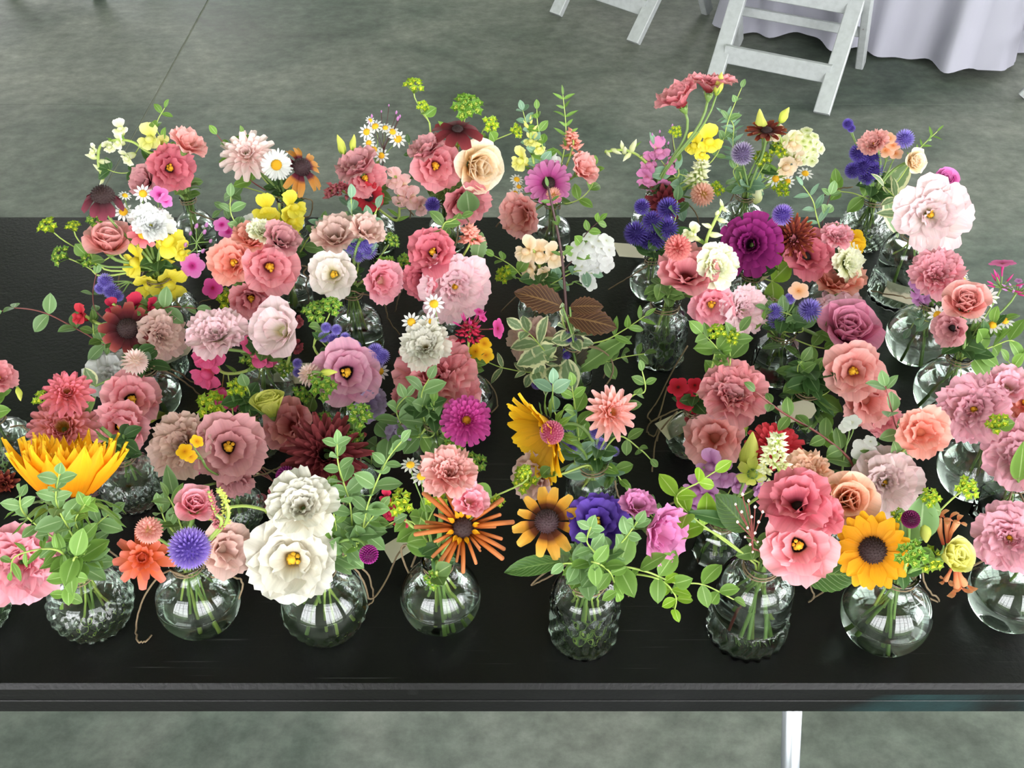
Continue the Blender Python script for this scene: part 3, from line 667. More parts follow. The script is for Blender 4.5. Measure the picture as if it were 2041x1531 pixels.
def carn(x, y, d, pal, desc, face=None, dy=None, cat='lisianthus', frill=.08, jag=.1, cen=True, counts=(4, 5, 6, 7, 8), name='ruffled_lisianthus'):
    p = hspot(x, y, dy); s = d / 2 * m_per_px(p) / 1.02; n = facing(p, face); root, inv, b = thing(name, desc, cat); m = PM(pal)
    M = inv @ frame(p - n * s * .3, n, s, R.uniform(0, 6.28)); sd = R.randrange(2)
    for i, c in enumerate(counts):
        k = i / (len(counts) - 1)
        mes = [petal(m, L=round(.62 + .58 * k, 2), Wd=round(.55 + .35 * k, 2), e0=round(88 - 26 * k), e1=round(60 - 72 * k), cup=.3, ruf=frill, nr=3.2, jag=jag, seed=sd * 2 + q, nu=8, nv=5, rnd_=.12) for q in range(2)]
        ring(root, M, mes, c, .06 + .03 * i, -.05 * k, jit=.16, off=.37 * i)
    if cen: link('stamens', shared(('stamens',), lambda: stamens_geo(), POLLEN), root, M)
    link('calyx', shared(('calyx',), lambda: calyx_geo(), STEM), root, M @ Matrix.Translation((0, 0, -.2)))
    stem(root, inv, p - n * s * .55, n, b, None, .0018); return root
def rose(x, y, d, pal, desc, face=None, dy=None, cat='rose', name='rose', tight=0.):
    p = hspot(x, y, dy); s = d / 2 * m_per_px(p) / (1.0 - .2 * tight); n = facing(p, face); root, inv, b = thing(name, desc, cat); m = PM(pal)
    M = inv @ frame(p - n * s * .45, n, s, R.uniform(0, 6.28))
    for i, (c, L_, w, a0, a1, r0) in enumerate([(3, .85, .8, 95, 98, .12), (4, .92, .95, 88, 78, .16), (5, 1.0, 1.1, 80, 45 + 30 * tight, .2), (5, 1.08, 1.2, 66, 0 + 60 * tight, .22)]):
        mes = [petal(m, L=L_, Wd=w, e0=a0, e1=round(a1), cup=.5, ruf=.03, nr=1.2, seed=k, nu=6, nv=6, rnd_=.14, p=1.6) for k in range(2)]
        ring(root, M, mes, c, r0, -.05 * i, off=.4 * i)
    link('calyx', shared(('calyx',), lambda: calyx_geo(), STEM), root, M @ Matrix.Translation((0, 0, -.2)))
    stem(root, inv, p - n * s * .7, n, b, None, .002); return root
def cone_geo(r, h, spikes):
    g = G(); dome(g, r, h, 14, 6, 0, .03)
    for i in range(spikes):
        t = (i + .5) / spikes; a = i * 2.39996; e = math.acos(1 - t); q = Vector((r * math.sin(e) * math.cos(a), r * math.sin(e) * math.sin(a), h * math.cos(e)))
        nn = Vector((q.x / r, q.y / r, q.z / h)).normalized(); o = nn.orthogonal().normalized() * r * .1; o2 = nn.cross(o)
        g.add([q + o, q - o * .5 + o2 * .85, q - o * .5 - o2 * .85, q + nn * r * .17], [(0, 1, 3), (1, 2, 3), (2, 0, 3)])
    return g
def daisy(x, y, d, pal, desc, n=13, Wd=.34, point=.7, e=(8, -6), cen=(CENB, .3, .26), layers=1, face=None, dy=None, cat='coneflower', name='coneflower', joined=False, r0=None, cup=.15, jit=.06, sj=.1, stem_mat=None, rad=.0018, spikes=110, sepals=0):
    p = hspot(x, y, dy); s = d / 2 * m_per_px(p); nn = facing(p, face); root, inv, b = thing(name, desc, cat); m = PM(pal)
    M = inv @ frame(p, nn, s, R.uniform(0, 6.28)); rr = cen[1] * .85 if r0 is None else r0
    for i in range(layers):
        mes = [petal(m, L=round(1 - rr - .06 * i, 2), Wd=Wd, e0=round(e[0] + 9 * i), e1=round(e[1] + 9 * i), cup=cup, ruf=.02, nr=1.5, point=point, seed=k, nu=4, nv=5, b0=.5, wmax=.6, rnd_=.05) for k in range(3)]
        ring(root, M, mes, n, rr, .02 * i, jit=jit, off=.5 * i, sj=sj)
    link('cone', shared(('cone', cen[1], cen[2], spikes), lambda: cone_geo(cen[1], cen[2], spikes), cen[0]), root, M)
    if sepals:
        ring(root, M, [petal(LM('fresh'), L=.5, Wd=.14, e0=-10, e1=-40, cup=.1, ruf=.02, nr=1, point=1., seed=k, nu=2, nv=4, wmax=.3) for k in range(2)], sepals, rr, -.06, jit=.2, name='sepal')
    link('calyx', shared(('calyxflat',), lambda: lathe(G(), [(.04, -.22), (.2, -.1), (.3, -.02)], 10), STEM), root, M)
    stem(root, inv, p - nn * s * .2, nn, b, stem_mat, rad); return root
def dahlia(x, y, d, pal, desc, layers=6, n0=6, dn=2, Wd=.38, point=.6, cup=.5, face=None, dy=None, cat='dahlia', name='dahlia', eout=-6, ein=86, cen=None, L0=.35, nu=4, Lout=.98, ruf=.02):
    p = hspot(x, y, dy); s = d / 2 * m_per_px(p); nn = facing(p, face); root, inv, b = thing(name, desc, cat); m = PM(pal)
    M = inv @ frame(p - nn * s * .22, nn, s, R.uniform(0, 6.28))
    for i in range(layers):
        k = i / (layers - 1); e0 = ein + (eout + 22 - ein) * k; e1 = ein + (eout - ein) * k
        mes = [petal(m, L=round(L0 + (Lout - L0) * k, 2), Wd=round(Wd * (.6 + .4 * k), 2), e0=round(e0), e1=round(e1), cup=cup, ruf=ruf, nr=1, point=point, seed=q, nu=nu, nv=5, b0=.35, wmax=.6, rnd_=.04) for q in range(2)]
        ring(root, M, mes, n0 + dn * i, .05 + .02 * (layers - i), .14 * (1 - k), jit=.07, off=.5 * i)
    if cen: link('cone', shared(('cone', .22, .25, 60), lambda: cone_geo(.22, .25, 60), cen), root, M @ Matrix.Translation((0, 0, .08)))
    link('calyx', shared(('calyxflat',), lambda: lathe(G(), [(.04, -.22), (.2, -.1), (.3, -.02)], 10), STEM), root, M)
    stem(root, inv, p - nn * s * .35, nn, b, None, .002); return root
def ball_geo(n, core, L_, w, tipw=1., flat=1., low=-.75, curl=0.):
    g = G(); dome(g, core, core * flat, 12, 6); g.uv = [(.5, .05)] * len(g.v)
    for i in range(n):
        z = 1 - (1 - low) * (i + .5) / n; a = i * 2.39996; q = math.sqrt(max(0, 1 - z * z)); nn = Vector((q * math.cos(a), q * math.sin(a), z * flat)).normalized()
        o = nn.cross(Vector((0, 0, 1))); o = o.normalized() if o.length > .01 else Vector((1, 0, 0)); o2 = nn.cross(o)
        b_ = nn * core * .95; t = nn * (core + L_); o *= w; c = o2 * curl * L_
        g.add([b_ - o * .5, b_ + o * .5, nn * (core + L_ * .6) + o * tipw + o2 * w * .5, nn * (core + L_ * .6) - o * tipw + o2 * w * .5, t + c], [(0, 1, 2, 3), (3, 2, 4)], [(.3, 0), (.7, 0), (1, .7), (0, .7), (.5, 1)])
    return g
BALL = {'scabious': dict(n=170, core=.55, L_=.45, w=.05, tipw=1.), 'gomphrena': dict(n=190, core=.8, L_=.2, w=.1, tipw=.9, curl=.4), 'mum': dict(n=95, core=.42, L_=.55, w=.1, tipw=1.15, low=-.4, curl=.35), 'fuzzy': dict(n=150, core=.5, L_=.5, w=.05, tipw=.9), 'lace': dict(n=120, core=.7, L_=.3, w=.07, tipw=1.2)}
def ball(x, y, d, pal, desc, kind='scabious', face=None, dy=None, cat='scabious', name='scabious', aspect=1.):
    p = spot(x, y, dyrule(y) - .024 if dy is None else dy); s = d / 2 * m_per_px(p); nn = facing(p, face); root, inv, b = thing(name, desc, cat)
    M = inv @ frame(p, nn, s, R.uniform(0, 6.28)) @ Matrix.Diagonal((1, 1, aspect, 1))
    link('florets', shared(('florets', kind), lambda: ball_geo(**BALL[kind]), PM(pal)), root, M)
    link('calyx', shared(('calyxball',), lambda: lathe(G(), [(.05, -.9), (.3, -.75), (.5, -.5)], 10), STEM), root, M)
    stem(root, inv, p - nn * s * .75, nn, b, None, .0014); return root
def branching(root, inv, b, ends, joint, mat, rad=.0011):
    """main stem to a joint, then a thin branch to every end"""
    nk = in_neck(); d = (joint - nk).length; g = G()
    tube(g, [inv @ q for q in bez(joint, joint - Vector((0, 0, d * .3)), nk + Vector((0, 0, d * .3)), nk, 8) + [nk.lerp(b, .5), b]], rad * 1.3, 5); link('stem', g.mesh('stem', [mat]), root)
    for e, n in ends:
        L_ = (e - joint).length; g = G(); tube(g, [inv @ q for q in bez(e, e - n * L_ * .35, joint.lerp(e, .25) + Vector((0, 0, L_ * .1)), joint, 7)], rad * .8, 5); link('branch', g.mesh('branch', [mat]), root)
def centre(pts, dy=None, k=.45):
    xs_ = sum(p[0] for p in pts) / len(pts); ys_ = sum(p[1] for p in pts) / len(pts); nx, ny = CUR.npx
    return spot(xs_ + (nx - xs_) * k, ys_ + (ny - ys_) * k, dy)
def puffs(pts, pal, desc, cat='ageratum', name='ageratum', kind='fuzzy', dy=None, mat=None, face=None):
    """a spray of small fuzzy heads: pts = (x, y, d)"""
    root, inv, b = thing(name, desc, cat); ends = []
    for x, y, d in pts:
        p = spot(x, y, dy); n = facing(p, face); ends.append((p, n)); link('puff', shared(('florets', kind), lambda: ball_geo(**BALL[kind]), PM(pal)), root, inv @ frame(p, n, d / 2 * m_per_px(p), R.uniform(0, 6.28)))
    branching(root, inv, b, ends, centre(pts, dy), mat or STEM); return root
def small_daisy_geo(n=11):
    g = G()
    for k in range(n): g.merge(petal_geo(L=.68, Wd=.3, e0=4, e1=-14, cup=.15, ruf=.0, point=.55, nu=2, nv=4, b0=.5, wmax=.6, seed=k), Matrix.Rotation(2 * pi * k / n, 4, 'Z') @ Matrix.Translation((0, .3, 0)), 0)
    dome(g, .4, .34, 12, 5, 1, .05, -.02); return g
def chamo(pts, desc, cat='chamomile', name='chamomile', dy=None, faces=None, n=11):
    root, inv, b = thing(name, desc, cat); ends = []
    for i, q in enumerate(pts):
        x, y, d = q[:3]; d *= 1.18; p = spot(x, y, dy); nn = facing(p, q[3] if len(q) > 3 else (R.uniform(-.5, .5), R.uniform(0, .8))); ends.append((p, nn))
        link('flower_head', shared(('small_daisy', n), lambda: small_daisy_geo(n), [PM('purewhite'), CENY]), root, inv @ frame(p, nn, d / 2 * m_per_px(p), R.uniform(0, 6.28)))
    branching(root, inv, b, ends, centre(pts, dy), STEM, .0008); return root
def star_geo():   # bupleurum umbellet: pointed bracts round tiny yellow flowers
    g = G()
    for k in range(5): g.merge(petal_geo(L=.95, Wd=.75, e0=44, e1=18, cup=.3, ruf=0, point=1., nu=2, nv=4, wmax=.45, b0=.3), Matrix.Rotation(2 * pi * k / 5, 4, 'Z') @ Matrix.Translation((0, .06, 0)), 0)
    for k in range(6):
        a = k * 2.4; dome(g, .13, .16, 5, 2, 1, 0, 0); 
        for i in range(len(g.v) - 11, len(g.v)): x, y, z = g.v[i]; g.v[i] = (x + .26 * math.sqrt(k / 6) * math.cos(a), y + .26 * math.sqrt(k / 6) * math.sin(a), z + .22)
    return g
def umbel_geo(n=9):
    g = G(); st = star_geo()
    for k in range(n):
        t = math.sqrt((k + .3) / n); a = k * 2.39996; d = Vector((.7 * t * math.cos(a), .7 * t * math.sin(a), .35 * (1 - t * t)))
        nn = Vector((d.x * .8, d.y * .8, .8)).normalized(); g.merge(st, Matrix.Translation(d) @ nn.to_track_quat('Z', 'Y').to_matrix().to_4x4() @ Matrix.Rotation(k, 4, 'Z') @ Matrix.Scale(.5, 4))
    for k in range(n):
        t = math.sqrt((k + .3) / n); a = k * 2.39996; tube(g, [(0, 0, -.75), (.7 * t * math.cos(a), .7 * t * math.sin(a), .35 * (1 - t * t))], .025, 4, 0)
    return g
def bup(pts, desc, dy=None, green=False, joint=None, leaves=2, cat='bupleurum', name='bupleurum', n=9):
    root, inv, b = thing(name, desc, cat); ends = []; m = LM('bractgreen' if green else 'bract')
    for q in pts:
        x, y, d = q[:3]; p = spot(x, y, dy); nn = facing(p, q[3] if len(q) > 3 else (R.uniform(-.5, .5), R.uniform(.1, .9))); s = d / 2 * m_per_px(p) * 1.15; ends.append((p - nn * s * .75, nn))
        link('umbel', shared(('umbel', n), lambda: umbel_geo(n), [m, CENG if green else plain('bupleurum_yellow', 'c8c82c', .7)]), root, inv @ frame(p, nn, s, R.uniform(0, 6.28)))
    j = spot(joint[0], joint[1], dy) if joint else centre(pts, dy, .4); branching(root, inv, b, ends, j, STEML, .001)
    for k in range(leaves):
        e, nn = ends[k % len(ends)]; q = j.lerp(e, .3 + .2 * k); s = R.uniform(.014, .02); d = Vector((R.uniform(-1, 1), R.uniform(-.6, .3), R.uniform(.2, .8)))
        put_leaf(root, inv, q, d, s, LM('olive' if green else 'fresh'), 'round')
    return root
def put_leaf(root, inv, q, d, s, mat, shape, nrm=None, name='leaf'):
    d = d.normalized(); nr = nrm if nrm is not None else (CAM - q).normalized() * .6 + Vector((R.uniform(-.5, .5), R.uniform(-.5, .5), .6))
    nr = (nr - d * nr.dot(d)); nr = nr.normalized() if nr.length > .05 else d.orthogonal().normalized(); xx = d.cross(nr)
    M = Matrix((xx, d, nr)).transposed().to_4x4(); M.translation = q
    return link(name, leaf_me(mat, seed=R.randrange(2), bend=R.choice((8, 22)), **SHAPE[shape]), root, inv @ M @ Matrix.Scale(s, 4))
def sprig(poly, lpx, mat, desc, shape='oval', dy=None, smat=None, from_neck=True, cat='foliage', name='eucalyptus_sprig', dens=.62, start=.12, rad=.0011, tipk=.55):
    root, inv, b = thing(name, desc, cat)
    P = [spot(x, y, dy) for x, y in poly]; nk = in_neck()
    path = smooth_path(([nk] if from_neck else []) + P, 7); path_all = [b, b.lerp(nk, .6)] + path if from_neck else [b, b.lerp(nk, .6), nk] + path
    g = G(); k = len(path_all); tube(g, [inv @ q for q in path_all], [rad * (1 - .5 * i / k) for i in range(k)], 5); link('stem', g.mesh('stem', [smat or STEML]), root)
    lens = [0.]
    for i in range(1, len(path)): lens.append(lens[-1] + (path[i] - path[i - 1]).length)
    tot = lens[-1]; ls = lpx * 1.3 * m_per_px(P[-1]); t = tot * start; node = 0
    m = LM(mat)
    while t < tot:
        i = max(1, next(k for k in range(len(lens)) if lens[k] >= t)); f = (t - lens[i - 1]) / max(1e-6, lens[i] - lens[i - 1]); q = path[i - 1].lerp(path[i], f); tg = (path[i] - path[i - 1]).normalized()
        sz = ls * (1 - (1 - tipk) * (t / tot) ** 2) * R.uniform(.8, 1.15)
        v0 = (CAM - q).normalized(); sd = tg.cross(v0).normalized(); fr = tg.cross(sd)
        ang = R.uniform(-.35, .35) + (0 if node % 2 == 0 else pi / 3)
        for sgn in (1, -1):
            side = (sd * math.cos(ang) + fr * math.sin(ang)) * sgn
            put_leaf(root, inv, q, tg * R.uniform(.25, .8) + side, sz * R.uniform(.85, 1.1), m, shape)
        t += ls * dens * .95 * R.uniform(.85, 1.2); node += 1
    put_leaf(root, inv, path[-1], path[-1] - path[-2], ls * tipk, m, shape)
    return root
def filler(mat='eucdark', n=9, lpx=38, spread=1., shape='oval', desc='short leafy sprig tucked low'):
    """leafy stem filling the mouth of the vase"""
    root, inv, b = thing('leafy_sprig', desc, 'foliage'); m = LM(mat); top = CUR.neck + Vector((R.uniform(-.008, .008), R.uniform(.004, .014), .016)); n = max(4, int(n * .75))
    g = G(); tube(g, [inv @ q for q in (b, in_neck(), CUR.neck.lerp(top, .5), top)], .0013, 5); link('stem', g.mesh('stem', [STEM]), root); s = lpx * m_per_px(CUR.neck)
    for k in range(n):
        a = k * 2.4 + R.uniform(-.3, .3); q = CUR.neck.lerp(top, (k + .3) / n)
        put_leaf(root, inv, q, Vector((math.cos(a), math.sin(a), R.uniform(-.25, .45))), s * R.uniform(.8, 1.15) * spread, m, shape)
    return root
def leaf(base, tip, wk, mat, desc, shape='broad', dy=None, dy2=None, cat='leaf', name='broad_leaf', nrm=None):
    root, inv, b = thing(name, desc, cat); p, t = spot(base[0], base[1], dy), spot(tip[0], tip[1], dy if dy2 is None else dy2); d = t - p
    put_leaf(root, inv, p, d, d.length, LM(mat), shape, nrm=(CAM - p).normalized() + Vector((0, 0, .5)) if nrm is None else nrm, name='blade')
    nk = in_neck(); g = G(); tube(g, [inv @ q for q in smooth_path([p, p.lerp(nk, .5) + Vector((0, 0, .004)), nk, b], 4)], .0013, 5); link('stalk', g.mesh('stalk', [STEM]), root); return root
def bud_geo():
    g = G(); lathe(g, rnd([(.06, -1), (.24, -.8), (.38, -.35), (.36, .15), (.2, .65), (.03, 1.05)]), 10, disp=lambda i, a, z: .06 * math.cos(3 * a + 3.5 * z) * (1 - abs(z) * .7)); return g
def bud(x, y, L_, pal, desc, ax=(0, 1), dy=None, cat='flower bud', name='flower_bud', fat=1., sep=True):
    """ax: direction of the tip in the picture plane"""
    p = spot(x, y, dy); s = L_ / 2 * m_per_px(p); n = (RIGHT * ax[0] + UP * ax[1] + (CAM - p).normalized() * .25).normalized(); root, inv, b = thing(name, desc, cat)
    M = inv @ frame(p, n, s, R.uniform(0, 6))
    link('bud', shared(('bud',), bud_geo, PM(pal)), root, M @ Matrix.Diagonal((fat, fat, 1, 1)))
    if sep: ring(root, M, petal(LM('fresh'), L=.9, Wd=.2, e0=35, e1=85, cup=.2, ruf=0., point=1., nu=2, nv=4, wmax=.3), 5, .1, -.95, name='sepal')
    stem(root, inv, p - n * s * .95, n, b, None, .0013); return root
def snap_geo():   # two-lipped snapdragon floret, facing +Z with its tube behind
    g = G(); lathe(g, rnd([(.1, -.75), (.24, -.5), (.27, -.2), (.3, 0.)]), 8)
    for a, L_, w, e0, e1 in ((.42, .85, .75, 75, 20), (-.42, .85, .75, 75, 20)): g.merge(petal_geo(L=L_, Wd=w, e0=e0, e1=e1, cup=.2, ruf=.07, nr=2, nu=4, nv=4, seed=3), Matrix.Rotation(a, 4, 'Z') @ Matrix.Translation((0, .12, -.05)))
    for a in (pi - .8, pi, pi + .8): g.merge(petal_geo(L=.7, Wd=.62, e0=40, e1=-40, cup=.1, ruf=.06, nr=2, nu=4, nv=4, seed=2), Matrix.Rotation(a, 4, 'Z') @ Matrix.Translation((0, .12, -.02)))
    o = len(g.v); dome(g, .3, .26, 8, 4); 
    for i in range(o, len(g.v)): x, y, z = g.v[i]; g.v[i] = (x, y * .8 - .14, z)
    return g
def snaps(pts, path, pal, desc, buds=(), cat='snapdragon', name='snapdragon', dy=None, smat=None, leaves=4, budpal=None):
    """florets (x, y, d[, face]) and buds (x, y, d) along a spike whose stem follows path (pixels)"""
    root, inv, b = thing(name, desc, cat); P = [spot(x, y, dy) for x, y in path]; nk = in_neck(); sp = smooth_path([nk] + P, 6)
    g = G(); tube(g, [inv @ q for q in [b, b.lerp(nk, .6)] + sp], .0018, 6); link('stem', g.mesh('stem', [smat or STEML]), root)
    def near(p): return min(sp, key=lambda q: (q - p).length)
    for q in pts:
        p = spot(q[0], q[1], dy); n = facing(p, q[3] if len(q) > 3 else None); s = q[2] / 2 * 1.3 * m_per_px(p)
        t = n.to_track_quat('Z', 'Y').to_matrix().to_4x4()
        link('floret', shared(('snap_floret',), snap_geo, PM(pal)), root, inv @ frame(p, n, s, R.uniform(-.4, .4)))
        g = G(); tube(g, [inv @ (p - n * s * .7), inv @ near(p - n * s)], .0008, 4); link('pedicel', g.mesh('pedicel', [STEML]), root)
    for x, y, d in buds:
        p = spot(x, y, dy); nr_ = near(p); n = (p - nr_); n = n.normalized() if n.length > .002 else Vector((0, -.5, .8)).normalized(); link('bud', shared(('bud',), bud_geo, PM(budpal or pal)), root, inv @ frame(p, (n + Vector((0, 0, .2))).normalized(), d / 2 * m_per_px(p), R.uniform(0, 6)))
    for k in range(leaves):
        q = sp[int(len(sp) * (.35 + .12 * k)) % len(sp)]; a = k * 2.4; put_leaf(root, inv, q, Vector((math.cos(a), math.sin(a) * .5, .4)), 30 * m_per_px(q), LM('fresh'), 'lance')
    return root
def phlox_geo():
    g = G()
    for k in range(5): g.merge(petal_geo(L=.92, Wd=.92, e0=12, e1=-6, cup=.06, ruf=.02, nr=1, nu=4, nv=4, rnd_=.25, b0=.2, seed=1), Matrix.Rotation(2 * pi * k / 5, 4, 'Z') @ Matrix.Translation((0, .08, 0)))
    tube(g, [(0, 0, .02), (0, 0, -.95)], [.09, .06], 5); return g
def phlox(pts, pal, desc, cat='phlox', name='phlox', dy=None, joint=None, buds=0, budpal=None, smat=None, face=None):
    root, inv, b = thing(name, desc, cat); ends = []
    for q in pts:
        p = spot(q[0], q[1], dy); n = facing(p, q[3] if len(q) > 3 else face); s = q[2] / 2 * m_per_px(p); ends.append((p - n * s * .9, n))
        link('floret', shared(('phlox_floret',), phlox_geo, PM(pal)), root, inv @ frame(p, n, s, R.uniform(0, 6.28)))
    j = spot(joint[0], joint[1], dy) if joint else centre(pts, dy, .3)
    for k in range(buds):
        p0 = ends[k % len(ends)][0]; d = Vector((R.uniform(-1, 1), R.uniform(-1, .5), R.uniform(.2, 1))).normalized(); p = j + d * R.uniform(.008, .02); ends.append((p, d)); link('bud', shared(('bud',), bud_geo, PM(budpal or pal)), root, inv @ frame(p + d * .004, d, .0055, 0) @ Matrix.Diagonal((.5, .5, 1, 1)))
    branching(root, inv, b, ends, j, smat or STEM, .0009); return root
def cluster_pts(x, y, d, n, fd):
    out = []
    for k in range(n):
        t = math.sqrt((k + .4) / n); a = k * 2.39996; out.append((x + d / 2 * t * math.cos(a) * .85, y + d / 2 * t * math.sin(a) * .75, fd * R.uniform(.85, 1.15), (t * math.cos(a) * .9, .3 - t * math.sin(a) * .9)))
    return out
def plume(path, w, pal, desc, n=60, cat='astilbe', name='astilbe', dy=None, smat=None, grain='fuzzy', gs=.5, up=False):
    """spike of many tiny flowers along path (pixels)"""
    root, inv, b = thing(name, desc, cat); P = [spot(x, y, dy) for x, y in path]; nk = in_neck(); sp = smooth_path([nk] + P, 6); top = smooth_path(P, 8)
    g = G(); tube(g, [inv @ q for q in [b, b.lerp(nk, .6)] + sp], .0014, 5); link('stem', g.mesh('stem', [smat or STEML]), root)
    g = G(); wd = w / 2 * m_per_px(P[0]); 
    for k in range(n):
        t = (k + .5) / n; q = top[min(int(t * (len(top) - 1)), len(top) - 1)]; a = k * 2.39996; rr = wd * (1 - .75 * t) * R.uniform(.6, 1.); o = Vector((math.cos(a), math.sin(a) * .8, R.uniform(-.3, .6))) * rr
        d = o.normalized(); s = wd * gs * R.uniform(.7, 1.2); v = [(0, 0, s), (s * .5, 0, 0), (-.25 * s, .43 * s, 0), (-.25 * s, -.43 * s, 0), (0, 0, -.6 * s)]
        g.add(v, [(0, 1, 2), (0, 2, 3), (0, 3, 1), (4, 2, 1), (4, 3, 2), (4, 1, 3)], [(.5, 1), (.5, .6), (.5, .6), (.5, .6), (.5, 0)], 0, inv @ Matrix.Translation(q + o) @ d.to_track_quat('Z', 'Y').to_matrix().to_4x4())
    link('florets', g.mesh('florets', [PM(pal)]), root)['kind'] = 'stuff'; return root
def seedspray(pts, pal, desc, cat='seed spray', name='seed_spray', dy=None, smat=None, joint=None):
    root, inv, b = thing(name, desc, cat); ends = []; g = G()
    for x, y, d in pts:
        p = spot(x, y, dy); n = facing(p, None); ends.append((p, n)); link('seed_head', shared(('bud',), bud_geo, PM(pal)), root, inv @ frame(p, n, d * .7 * m_per_px(p), 0) @ Matrix.Diagonal((.9, .9, 1, 1)))
    branching(root, inv, b, ends, spot(*joint, dy) if joint else centre(pts, dy, .4), smat or STEMR, .0006); return root
def trumpet_geo():
    g = G(); tube(g, [(0, 0, 0), (.08, 0, .5), (.25, 0, 1.)], [.06, .09, .15], 6)
    for k in range(3): g.merge(petal_geo(L=.5, Wd=.22, e0=60, e1=-30, cup=.2, ruf=0, nu=2, nv=4), Matrix.Translation((.25, 0, .95)) @ Matrix.Rotation(2.1 * k, 4, 'Z') @ Matrix.Translation((0, .08, 0)))
    return g
def trumpets(segs, pal, desc, cat='honeysuckle', name='honeysuckle', dy=None):
    """tubular flowers: segs = (x0, y0, x1, y1)"""
    root, inv, b = thing(name, desc, cat); ends = []
    for x0, y0, x1, y1 in segs:
        p, q = spot(x0, y0, dy), spot(x1, y1, dy); d = (q - p); ends.append((p, d.normalized())); link('trumpet', shared(('trumpet',), trumpet_geo, PM(pal)), root, inv @ frame(p, d.normalized(), d.length / 1.3, R.uniform(0, 6)))
    branching(root, inv, b, ends, centre([(a, b_) for a, b_, _, _ in segs], dy, .3), STEM, .001); return root
def quill(x, y, d, pal, desc, n=34, face=None, dy=None, cat='zinnia', name='quilled_zinnia'):
    p = hspot(x, y, dy); s = d / 2 * m_per_px(p); nn = facing(p, face); root, inv, b = thing(name, desc, cat); M = inv @ frame(p, nn, s, 0)
    def qg(bend):
        g = G(); tube(g, [(0, 0, 0), (0, .35, .1 * bend), (0, .7, .04 * bend), (0, .97, -.12 * bend), (0, 1, -.13 * bend)], [.035, .06, .062, .058, .03], 6)
        for i, q in enumerate(g.v): g.uv[i] = (g.uv[i][0], min(1, max(0, q[1])))
        return g
    for i in range(n):
        a = i * 2.39996 + R.uniform(-.12, .12); L_ = R.uniform(.55, .85) if i % 3 else R.uniform(.35, .5); k = R.choice((.4, 1., 1.6)); link('petal', shared(('quill', k), lambda: qg(k), PM(pal)), root, M @ Matrix.Rotation(a, 4, 'Z') @ Matrix.Translation((0, .16, .03)) @ Matrix.Rotation(R.uniform(-.1, .45), 4, 'X') @ Matrix.Scale(L_, 4))
    for i in range(10):
        a = i * 2.39996; link('disc_floret', petal(PM('marigold'), L=.22, Wd=.1, e0=70, e1=10, cup=.3, ruf=.02, nr=1, point=.6, nu=2, nv=4), root, M @ Matrix.Rotation(a, 4, 'Z') @ Matrix.Translation((0, .18, .08)))
    link('cone', shared(('cone', .2, .16, 60), lambda: cone_geo(.2, .16, 60), CENB), root, M @ Matrix.Translation((0, 0, .03)))
    stem(root, inv, p, nn, b, None, .002); return root
# ================================================================ REAR ROW
vase('drooping cream snapdragon', 'bottle', 388, 452, 74, 'clear glass bottle vase', tails=[[(378, 420, .09), (430, 440, .05), (470, 455, .004)]])
snaps([(240, 256, 36, (-.4, .8)), (238, 282, 34, (-.6, .3)), (217, 290, 32, (-.2, -.4)), (255, 312, 40, (-.9, -.3)), (188, 300, 28, (-.8, .4))], [(330, 318), (295, 303), (262, 282), (225, 280), (200, 292), (196, 325), (205, 358)], 'creamlime', 'drooping cream and lime snapdragon spike', buds=[(183, 312, 26), (207, 322, 26), (195, 335, 22), (210, 347, 20), (203, 362, 16)], leaves=3)
snaps([(300, 275, 56, (-.4, .5)), (325, 290, 40, (.2, .4))], [(350, 320), (310, 285)], 'paleyellow', 'pale yellow snapdragon', leaves=2)
lis(340, 335, 98, 'rosecoral', 'deep coral lisianthus', face=(.25, .1))
lis(288, 362, 66, 'dusty', 'small dusty pink lisianthus', face=(-.8, .2), opn=.7, cen=False)
lis(374, 288, 74, 'salmon', 'pale salmon lisianthus turned away', face=(.6, 1.2), opn=.8)
sprig([(350, 310), (312, 258), (328, 215)], 28, 'fresh', 'upright fresh green sprig', dens=.8, start=.35)
sprig([(340, 330), (250, 345), (215, 338)], 34, 'eucdark', 'sideways deep green sprig', shape='oval', dens=1.0, start=.5)
bup([(312, 322, 32), (322, 370, 34)], 'lime bupleurum')
filler('olive', 12, 34)

vase('white aster', 'bottle', 575, 452, 70, 'clear glass bottle vase', tails=[[(598, 395, .1), (622, 400, .1), (618, 430, .07), (600, 428, .07)]])
dahlia(492, 308, 112, 'palemum', 'pale blush dahlia', layers=5, Wd=.34, point=.4, face=(-.2, .5), n0=7)
daisy(551, 329, 64, 'purewhite', 'white aster with yellow eye', n=26, Wd=.16, point=.4, e=(14, -4), cen=(CENY, .34, .12), layers=2, face=(-.1, .1), cat='aster', name='aster', dy=-.01)
daisy(600, 335, 118, 'orangerudbeckia', 'orange coneflower with reflexed petals', n=13, Wd=.26, point=.3, e=(-8, -52), cen=(CENK, .3, .34), face=(.45, .55), jit=.16)
sprig([(500, 360), (465, 310), (432, 268)], 32, 'fresh', 'upright fresh green sprig', dens=.75, start=.4, smat=STEMR)
sprig([(520, 350), (490, 300), (482, 268)], 26, 'fresh', 'thin upright sprig over the blush dahlia', dens=.9, start=.55)
sprig([(470, 370), (462, 400), (440, 420)], 34, 'euc', 'hanging grey-green sprig', dens=.8, start=.5)
filler('eucdark', 14, 38)

